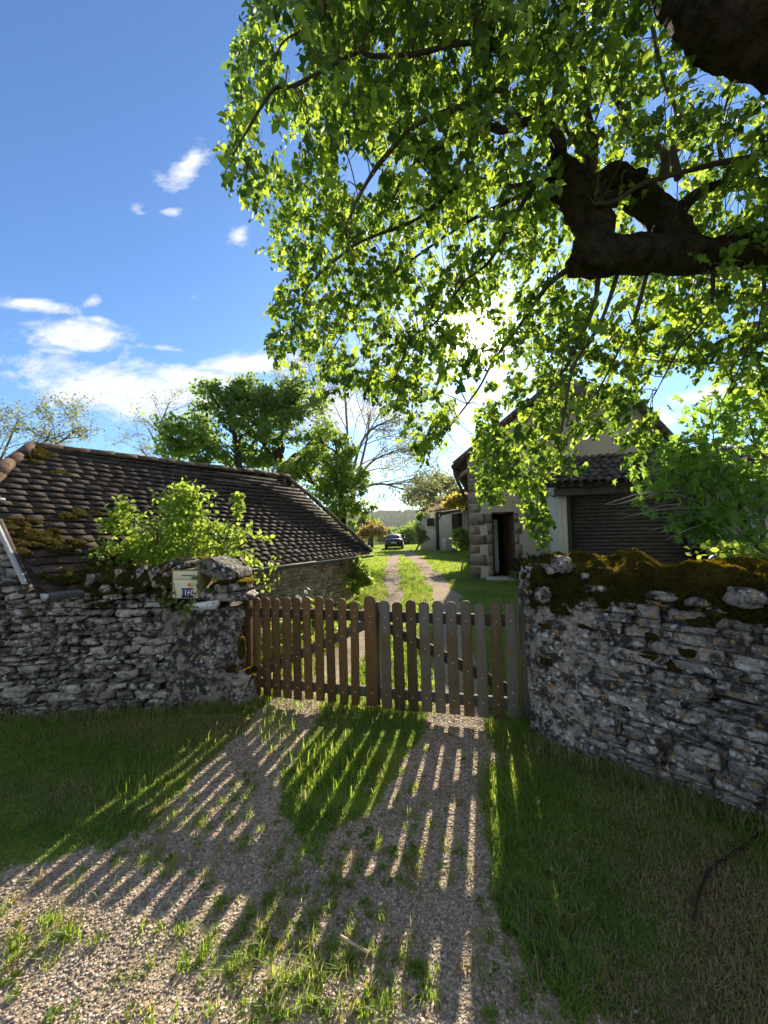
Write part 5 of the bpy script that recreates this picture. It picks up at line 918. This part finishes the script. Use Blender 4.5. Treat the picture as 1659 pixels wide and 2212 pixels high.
for i, (x_, yb, yt, Y, lab) in enumerate([(668, 1400, 1285, 5.6, 'white flowered plant showing above the gate by the barn wall'), (585, 1430, 1345, 4.8, 'white flowered plant behind the first slats of the gate'), (625, 1440, 1365, 5.0, 'white flowered plant behind the fourth and fifth slats'), (710, 1410, 1310, 5.9, 'white flowered plant behind the slats left of the gate middle'), (640, 1390, 1325, 5.8, 'white flowered plant close to the foot of the barn wall')]):
    b0 = P(x_, yb, Y)*[1, 1, 0]; tg = thing('honesty_plant', lab, 'plant', b0, 'white flowered plants behind the gate'); t_ = P(x_, yt, Y); mb = MB(); n = 46; h = rng.random(n)**.8; ps = b0+(t_-b0)*h[:, None]+rng.normal(0, .10, (n, 3))*[1, 1, .3]
    for k in range(5): mb.tube([b0, b0*.5+t_*.5+rng.normal(0, .04, 3), t_+rng.normal(0, .08, 3)], [.006, .005, .003], 5)
    mb.obj('stems', MT['mid_leaf'], tg); mb = MB(); ax = rng.normal(0, 1, (n, 3)); leaves(mb, ps, ax, rng.normal(0, .5, (n, 3))+[0, 0, 1], .06+.07*rng.random(n), 'heart'); mb.obj('leaves', MT['bush_leaf'], tg)
    
    for k in range(4): mb = MB(); n = 16; pc = b0+(t_-b0)*random.uniform(.8, 1.1)+rng.normal(0, .08, 3); leaves(mb, pc+rng.normal(0, .006, (n, 3)), rng.normal(0, 1, (n, 3)), rng.normal(0, 1, (n, 3)), .035, 'oval'); mb.obj('flower_head', MT['petal'], tg)
p = hp(hs1+.45, 0, -.28); tg = thing('iris_clump', 'clump of dark sword leaves beside the farmhouse door', 'plant', p); n = 150; th_ = rng.random(n)*2*pi; ln = rng.random(n)**.7; ax = np.stack([np.cos(th_)*ln*.75, np.sin(th_)*ln*.6, .5+.6*rng.random(n)], 1); mb = MB(); leaves(mb, p+rng.normal(0, .10, (n, 3))*[1.6, 1, 0], ax, -np.stack([np.cos(th_), np.sin(th_), 0*th_-.5], 1), .45+.45*rng.random(n), 'strip'); mb.obj('leaves', MT['iris_leaf'], tg)
tree('laurel_bush', 'green bush at the farmhouse corner beside the annex porch', 'bush', ([GG(1002, 1200), P(1000, 1170, 15.5), P(998, 1155, 15.5)], .05, .02), [el(1000, 1165, 15.5, 16, 22), el(992, 1155, 15.5, 12, 12), el(1006, 1182, 15.5, 12, 16)], 1300, .16, 'mid_leaf', 'twig', 'oval', nlimb=16, clump=.25, lr=.01, stem='stems', cn=36)
tree('wall_climber', 'dark climbing shrub against the left corner of the annex', 'bush', ([AO+[-.4, -.2, az], P(908, 1165, 31), P(904, 1135, 31)], .09, .04, [([AO+[-.4, -.2, az], P(914, 1165, 31), P(918, 1150, 31)], .05, .02)]), [el(902, 1140, 31.5, 9, 16), el(912, 1160, 31.5, 9, 14), el(906, 1115, 31.5, 6, 12)], 420, .30, 'dark_leaf', 'twig', 'oval', nlimb=10, clump=.3, lr=.01, stem='stems', cn=20)
tree('yellow_vine', 'yellow leaved vine spilling over the porch roof', 'plant', ([P(1014, 1190, 17)*[1, 1, 0]+[0, 0, -.1], P(1014, 1130, 17), P(1008, 1090, 17.5), P(985, 1078, 18)], .04, .02), [el(985, 1082, 18, 24, 12), el(1000, 1076, 18, 16, 14), el(970, 1090, 18, 12, 6)], 900, .16, 'yellow_leaf', 'twig', 'oval', nlimb=14, clump=.3, lr=.005, stem='stems', cn=30)
tree('low_plant', 'small green plant by the right end of the doorstep', 'plant', ([hp(hs1+.05, 0, -.35), hp(hs1+.05, .15, -.35)], .01, .005), [(hp(hs1+.05, .12, -.36), np.array([.2, .14, .12]))], 160, .09, 'mid_leaf', 'twig', 'oval', nlimb=8, clump=.4, lr=.02, stem='stems', cn=12)
# maple-like shrub in front of the lean-to
YM = 4.3
mt = tree('sycamore_shrub', 'dark leafy sycamore shrub with bare twigs above the right mossy wall', 'bush', ([P(1640, 1200, YM)*[1, 1, 0]+[.5, .4, -.05], P(1660, 1230, YM), P(1600, 1110, YM), P(1580, 1000, YM)], .05, .02, [([P(1650, 1210, YM), P(1540, 1140, YM), P(1450, 1095, YM), P(1390, 1070, YM)], .02, .006), ([P(1650, 1200, YM), P(1560, 1090, YM), P(1480, 1020, YM)], .022, .006), ([P(1650, 1180, YM), P(1640, 1030, YM), P(1620, 900, YM)], .025, .008)]),
     [el(1560, 1000, YM, 100, 50), el(1490, 1040, YM, 95, 45), el(1600, 1060, YM, 80, 70), el(1545, 1110, YM, 60, 30), el(1440, 1010, YM, 55, 25), el(1600, 930, YM, 75, 50), el(1500, 1120, YM, 40, 20), el(1410, 1045, YM, 40, 25), el(1660, 900, YM, 50, 90), el(1480, 965, YM, 60, 25), el(1560, 880, YM, 70, 45), el(1380, 1020, YM, 35, 14), el(1600, 1150, YM, 60, 40), el(1420, 1075, YM, 50, 18), el(1520, 1150, YM, 50, 22)], 1700, .10, 'maple_leaf', 'twig', 'maple', nlimb=60, clump=.40, lr=.006, droop=.5, stem='stems', cn=190)
mb = MB(); R_ = random.Random(4)
for a, b in [((1500, 1070), (1330, 1090)), ((1520, 1085), (1360, 1068)), ((1540, 1100), (1345, 1118)), ((1560, 1120), (1430, 1118)), ((1560, 1125), (1400, 1148)), ((1570, 1130), (1440, 1165)), ((1480, 1060), (1310, 1088)), ((1500, 1100), (1400, 1100)), ((1659, 1170), (1500, 1195)), ((1659, 1150), (1560, 1180))]:
    p, q_ = P(*a, YM), P(*b, YM-.2); md = (p+q_)/2+[0, 0, .05]; s_ = spline([p, md, q_], 5); mb.tube(s_, np.linspace(.011, .003, len(s_)), 5)
    for k in range(3): i = R_.randrange(4, len(s_)); mb.tube([s_[i], s_[i]+[-R_.uniform(.05, .15), R_.uniform(-.05, .05), R_.uniform(-.06, .06)]], [.004, .002], 4)
mb.obj('bare_twigs', MT['bark_grey'], mt)
tree('bramble', 'light green leafy sprouts on top of the right wall under the shrub', 'plant', ([P(1560, 1215, 2.75)-[0, 0, .25], P(1565, 1200, 2.75), P(1580, 1185, 2.75)], .008, .004), [el(1540, 1195, 2.75, 40, 16), el(1600, 1192, 2.75, 45, 14), el(1570, 1180, 2.75, 30, 12)], 150, .05, 'bush_leaf', 'twig', 'oval', nlimb=10, clump=.35, lr=.004, stem='stems', cn=22)
mb = MB(); mb.tube([G(1660, 1800)+[0, 0, .03], G(1590, 1850)+[0, 0, .022], G(1530, 1890)+[0, 0, .016], G(1510, 1940)+[0, 0, .014], G(1500, 2000)+[0, 0, .02]], [.006, .008, .007, .006, .004], 7); tag(mb.obj('fallen_branch', MT['bark_dark'], None, True), 'dark bent fallen branch lying in the dry grass at the right', 'branch')
mb = MB(); rocks(mb, [G(1012, 2180)+[0, 0, .01], G(820, 1960)+[0, 0, .01], G(1207, 2350*.93)+[0, 0, .01], G(640, 1850)+[0, 0, .01]], [[.012, .010, .006]]*4, None, 3, .2, .6, .3*np.ones(4)); tag(mb.obj('larger_stones', MT['pebble']), 'a few larger pale stones lying on the gravel drive', 'stones', kind='stuff')
mb = MB(); s_ = spline([G(735, 2028)+[0, 0, .012], G(762, 2046)+[0, 0, .014], G(797, 2064)+[0, 0, .01]], 5); mb.tube(s_, .006, 6); tag(mb.obj('dry_stick', MT['light_wood'], None, True), 'small pale dry stick on the gravel near the camera', 'stick')
# ------------------------------------------------------------------ the old pollarded linden
ln_ = thing('linden_tree', 'huge old pollarded linden reaching over the gate from the right', 'tree', (5.6, 3.4, 0))
mb = MB(); mbs = MB()
def limb(pts, rad, mb_, seg=12, rough=.12, n=7):
    a = spline(pts, n); r_ = np.interp(np.linspace(0, 1, len(a)), np.linspace(0, 1, len(rad)), rad)
    k = mb_.n; mb_.tube(a, r_, seg, cap=True); v = mb_.v[-1]; c = np.repeat(a, seg, 0)[:len(v)]; mb_.v[-1] = v+(v-c)*(rough*1.1*fbm(v*3.2, 3)+rough*.45*fbm(v*10, 3))[:, None]; return a
def W3(p): return p
trunk_top = np.array([5.4, 3.4, 3.2])
tr_pts = np.array([[5.6, 3.4, -.2], [5.6, 3.4, .5], [5.5, 3.4, 1.8], trunk_top, [5.2, 3.35, 4.4]]); s_ = spline(tr_pts, 8); r_ = np.interp(np.linspace(0, 1, len(s_)), [0, .15, .5, 1], [1.0, .72, .62, .5]); mb.tube(s_, r_, 20); v = mb.v[-1]; c = np.repeat(s_, 20, 0); mb.v[-1] = v+(v-c)*(.22*fbm(v*1.8, 4))[:, None]; trunk = mb.obj('trunk', MT['mossy_bark'], ln_, True)
mb = MB(); skel = []
top4 = np.array([5.2, 3.35, 4.3])
def pl_(L_): return [P(*q_) for q_ in L_]
limb([top4, *pl_([(1810, 170, 2.75), (1705, 95, 2.7), (1590, 30, 2.72), (1500, -25, 2.8), (1400, -120, 3.0), (1250, -260, 3.3)])], [.40, .27, .25, .235, .22, .19, .12], mb, 36, .16, 14)
limb([top4, *pl_([(1850, 60, 2.9), (1740, -20, 3.0), (1640, -120, 3.1), (1500, -300, 3.3)])], [.36, .22, .19, .17, .10], mb, 32, .16, 14)
mb.obj('limb', MT['mossy_bark'], ln_, True); mb = MB()
limb([trunk_top, *pl_([(1900, 560, 3.9), (1760, 560, 3.9), (1640, 545, 3.9), (1500, 550, 3.9), (1400, 548, 3.85), (1310, 552, 3.8), (1262, 555, 3.8)])], [.45, .27, .235, .205, .17, .185, .18, .12], mb, 30, .2, 12)
limb(pl_([(1275, 570, 3.8), (1290, 510, 3.8), (1265, 450, 3.85), (1225, 395, 3.9), (1200, 350, 3.95)]), [.13, .17, .20, .20, .11], mb, 28, .22, 12)
limb(pl_([(1500, 560, 3.9), (1455, 500, 3.95), (1420, 450, 3.95), (1370, 412, 3.95), (1325, 400, 3.92), (1265, 425, 3.88)]), [.15, .16, .14, .15, .17, .16], mb, 28, .22, 12)
limb(pl_([(1440, 480, 4.0), (1520, 410, 4.1), (1600, 395, 4.2), (1720, 400, 4.3)]), [.10, .05, .045, .06], mb, 12, .2)
rocks(mb, [P(1238, 400, 3.85), P(1290, 440, 3.8), P(1355, 405, 3.88), P(1275, 560, 3.75), P(1440, 520, 3.9), P(1210, 420, 3.85)], [[.13, .15, .13], [.13, .13, .11], [.12, .13, .10], [.16, .15, .16], [.18, .16, .15], [.08, .09, .07]], None, 8, .35, .2); mb.obj('limb', MT['mossy_bark'], ln_, True); mb = MB()
def br(L_, r0_, r1_, seg=8):
    q_ = pl_(L_); q_ = [q_[0]]+[p+rng.normal(0, .035, 3) for p in q_[1:]]; a = limb(q_, [r0_*.82, (r0_+r1_)*.36, r1_*.8], mb, seg, .22, 6); skel.append(a); return a
br([(1275, 400, 3.95), (1288, 320, 4.0), (1280, 240, 4.05), (1255, 160, 4.1), (1225, 90, 4.0), (1190, 0, 3.9), (1150, -120, 3.8)], .062, .02)
br([(1262, 390, 4.0), (1250, 330, 4.1), (1228, 270, 4.2), (1215, 220, 4.3), (1180, 140, 4.4), (1130, 60, 4.4)], .05, .015)
br([(1435, 385, 3.95), (1420, 340, 4.0), (1387, 288, 4.05), (1344, 225, 4.1), (1300, 130, 4.2), (1260, 40, 4.2)], .065, .018)
br([(1465, 385, 4.0), (1474, 311, 4.05), (1457, 233, 4.1), (1433, 167, 4.2), (1420, 60, 4.2), (1390, -60, 4.1)], .052, .018)
br([(1212, 360, 3.95), (1195, 315, 3.9), (1162, 282, 3.8), (1092, 280, 3.75), (1030, 290, 3.7), (930, 330, 3.7), (875, 385, 3.7), (850, 440, 3.7)], .07, .016)
br([(1195, 345, 3.95), (1150, 230, 3.8), (1080, 205, 3.7), (1014, 219, 3.6), (914, 272, 3.5), (830, 335, 3.5), (796, 380, 3.5), (768, 432, 3.5), (740, 500, 3.5)], .05, .012)
br([(1228, 120, 4.0), (1130, 140, 3.7), (1014, 120, 3.4), (900, 128, 3.2), (796, 124, 3.1), (757, 117, 3.05), (641, 152, 3.0), (602, 194, 3.0), (543, 275, 3.0), (510, 330, 3.0)], .04, .008)
br([(1160, 30, 3.8), (1000, -60, 3.4), (820, -100, 3.0), (740, -70, 2.9), (703, 0, 2.9), (680, 40, 2.9), (621, 95, 2.95), (600, 140, 3.0)], .04, .007)
br([(1200, 370, 3.85), (1150, 410, 3.9), (1111, 478, 4.0), (1045, 560, 4.2), (1000, 610, 4.3), (940, 680, 4.4), (890, 740, 4.5), (850, 820, 4.6)], .035, .008)
br([(1205, 380, 3.9), (1120, 390, 4.0), (1010, 400, 4.1), (900, 470, 4.2), (800, 520, 4.2), (720, 570, 4.2), (660, 640, 4.2), (620, 720, 4.2)], .04, .008)
br([(1262, 560, 3.85), (1189, 606, 4.1), (1150, 655, 4.3), (1123, 702, 4.5), (1075, 780, 4.8), (1020, 850, 5.0), (965, 930, 5.1), (930, 990, 5.1)], .04, .006)
br([(1294, 590, 3.9), (1282, 660, 4.1), (1245, 740, 4.3), (1215, 800, 4.5), (1180, 850, 4.6), (1132, 914, 4.7), (1105, 945, 4.7), (1085, 985, 4.7), (1058, 1030, 4.7)], .032, .005)
br([(1340, 575, 3.9), (1300, 690, 4.0), (1240, 790, 4.0), (1224, 885, 4.0), (1204, 957, 3.95), (1186, 1000, 3.9), (1170, 1040, 3.85), (1165, 1110, 3.8)], .03, .004)
br([(1400, 580, 3.9), (1380, 680, 4.1), (1340, 770, 4.3), (1300, 850, 4.4), (1270, 920, 4.5)], .028, .006)
br([(1540, 570, 3.9), (1520, 680, 4.0), (1470, 760, 4.1), (1420, 840, 4.2)], .028, .006)
br([(1650, 560, 3.9), (1640, 680, 3.8), (1600, 780, 3.7), (1570, 860, 3.7)], .028, .006)
br([(1284, 441, 3.62), (1338, 432, 3.6), (1379, 406, 3.6), (1451, 387, 3.55), (1539, 372, 3.5), (1659, 330, 3.4), (1760, 290, 3.3)], .024, .03)
br([(1600, 395, 4.2), (1560, 330, 4.3), (1560, 230, 4.4), (1590, 120, 4.4)], .04, .012)
br([(1130, 420, 4.3), (1000, 480, 4.6), (880, 560, 4.8), (790, 640, 4.8), (740, 720, 4.8), (700, 800, 4.8)], .03, .006)
mb.obj('branches', MT['linden_bark'], ln_, True)
SK = np.vstack(skel)
# crown: sprays of leaves hung on twigs through a deep volume
BND = [(520, -300), (535, 0), (515, 60), (500, 125), (478, 160), (500, 200), (468, 235), (482, 300), (478, 370), (530, 425), (560, 490), (572, 550), (612, 592), (595, 650), (582, 700), (588, 770), (640, 800), (720, 850), (790, 845), (850, 890), (895, 930), (915, 1000), (935, 990), (960, 930), (990, 880), (985, 820), (1010, 790), (1035, 830), (1020, 920), (1005, 985), (1035, 1070), (1060, 1085), (1110, 1050), (1135, 1095), (1120, 1130), (1160, 1172), (1195, 1160), (1200, 1090), (1180, 1050), (1185, 1010), (1270, 1010), (1215, 975), (1235, 940), (1300, 925), (1330, 985), (1400, 960), (1440, 930), (1420, 870), (1390, 830), (1440, 780), (1530, 800), (1600, 840), (1700, 930), (1950, 900), (1950, -300)]
HOLES = [(775, 355, 52, 62), (745, 330, 28, 25), (1032, 704, 27, 28), (1045, 740, 15, 20), (1560, 300, 45, 30), (1300, 420, 30, 20), (1090, 640, 22, 20), (620, 150, 20, 35), (655, 120, 14, 30), (590, 250, 14, 22), (1010, 880, 22, 60), (740, 930, 30, 30), (1330, 620, 30, 25), (1590, 430, 40, 25), (1145, 800, 20, 28)]
bx = np.array(BND, float)
def inside(x_, y_):
    r_ = np.zeros(len(x_), bool); n = len(bx)
    for i in range(n):
        (x0, y0), (x1, y1) = bx[i], bx[(i+1) % n]; c = ((y0 > y_) != (y1 > y_)) & (x_ < (x1-x0)*(y_-y0)/(y1-y0+1e-9)+x0); r_ ^= c
    return r_
def depthf(x_, y_): return 3.15+1.75*np.clip(y_/950, -.2, 1.05)+.45*np.clip((1100-x_)/600, -1, 1)*np.clip(y_/600, 0, 1)
M_ = 90000; x_ = rng.random(M_)*1480+470; y_ = rng.random(M_)*1480-300
nz = fbm(np.stack([x_/75, y_/75, 0*x_], -1), 3); keep = inside(x_+22*vn(np.stack([x_/30, y_/30, 0*x_+5], -1)), y_)
dens = np.where(y_ < 560, .80, .50)*(.55+.9*sstep(-.55, .35, nz)); dens = np.where((x_ < 640) & (y_ < 560), dens*.55, dens); dens = np.where((y_ > 850) & (x_ > 1000) & (x_ < 1420), dens*1.35, np.where(y_ > 860, dens*1.2, dens)); dens = np.where((x_ > 1200) & (x_ < 1480) & (y_ > 200) & (y_ < 560), dens*.5, dens); dens = np.where((x_ > 1400) & (y_ < 230), dens*.25, dens)
for hx_, hy_, ra, rb in HOLES: keep &= ((x_-hx_)/ra)**2+((y_-hy_)/rb)**2 > 1
keep &= rng.random(M_) < np.where(y_ < 560, dens*.155, dens*.175); x_, y_, nz = x_[keep], y_[keep], nz[keep]; n = len(x_); print('sprays', n)
thk = np.where(y_ < 560, 1.0, .6); Yd = depthf(x_, y_)+np.where(y_ < 560, -.1, -.1)+np.abs(rng.normal(0, 1, n))*thk*1.25-np.where(rng.random(n) < .3, .75, 0)+.5*nz; Yd = np.clip(Yd, 2.35, 7.2); Yd = np.where(x_ > 1230, np.clip(Yd, 2.9, 7.5)+np.where((y_ > 330) & (y_ < 620) & (x_ < 1560), .9*(rng.random(n) > .2), 0), Yd)
ct = np.array([P(a, b, c) for a, b, c in zip(x_, y_, Yd)]); mbT = MB(); PS, AX, NR, SZ, RN = [], [], [], [], []
sk = SK[::2]
for k in range(n):
    c = ct[k]; dd = np.linalg.norm(sk-c, axis=1); s0 = sk[dd.argmin()]; out = nrm(c-s0); out = nrm(out*[1, 1, .3]+rng.normal(0, .45, 3)+[-.15, 0, -.35]); L_ = random.uniform(.16, .34); p0 = c-out*L_*.5
    if dd.min() < .75 and random.random() < .28: md = (s0+p0)/2+[0, 0, .06]+rng.normal(0, .04, 3); mbT.tube(spline([s0, md, p0], 3), [.0065, .006, .0055, .005, .0045, .004, .0035], 4, cap=False)
    nl = random.randint(7, 11); q_ = p0; d_ = out.copy(); pts = [p0]
    side = nrm(np.cross(out, [0, 0, 1.])+rng.normal(0, .2, 3)); base = random.random()
    for j in range(nl):
        d_ = nrm(d_+[0, 0, -.10]+rng.normal(0, .06, 3)); q_ = q_+d_*L_/nl; pts.append(q_); sg = 1 if j % 2 else -1
        a = nrm(side*sg*.75+d_*.45+[0, 0, -.75]+rng.normal(0, .30, 3)); pet = .028; PS.append(q_+a*pet); AX.append(a); NR.append(nrm(np.cross(a, side)*.4+rng.normal(0, .6, 3)+[0, -.55, .3])); SZ.append(random.uniform(.042, .088)*(.75 if j > nl-2 else 1)); RN.append(np.clip(base*.5+random.random()*.5, 0, 1))
    mbT.tube(pts[::2]+[pts[-1]], .0022, 3, cap=False)
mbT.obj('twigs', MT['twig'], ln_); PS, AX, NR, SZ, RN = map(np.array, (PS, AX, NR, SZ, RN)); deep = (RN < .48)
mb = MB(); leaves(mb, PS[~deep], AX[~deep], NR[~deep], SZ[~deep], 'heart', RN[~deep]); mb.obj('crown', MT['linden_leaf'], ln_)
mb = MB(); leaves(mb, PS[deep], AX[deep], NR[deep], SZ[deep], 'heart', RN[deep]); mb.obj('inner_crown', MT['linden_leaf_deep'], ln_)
print('leaves', len(PS))

HZ = .00022
if HZ:
    mb = MB(); mb.box([60, 560, 3], [1700, 1500, 110]); t = NT('haze'); v = t.N('VolumePrincipled', None, Color=(.86, .92, .93), Density=HZ, Anisotropy=.25); t.t.links.new(v.outputs[0], t.out.inputs['Volume']); tag(mb.obj('haze', t.m), kind='stuff')
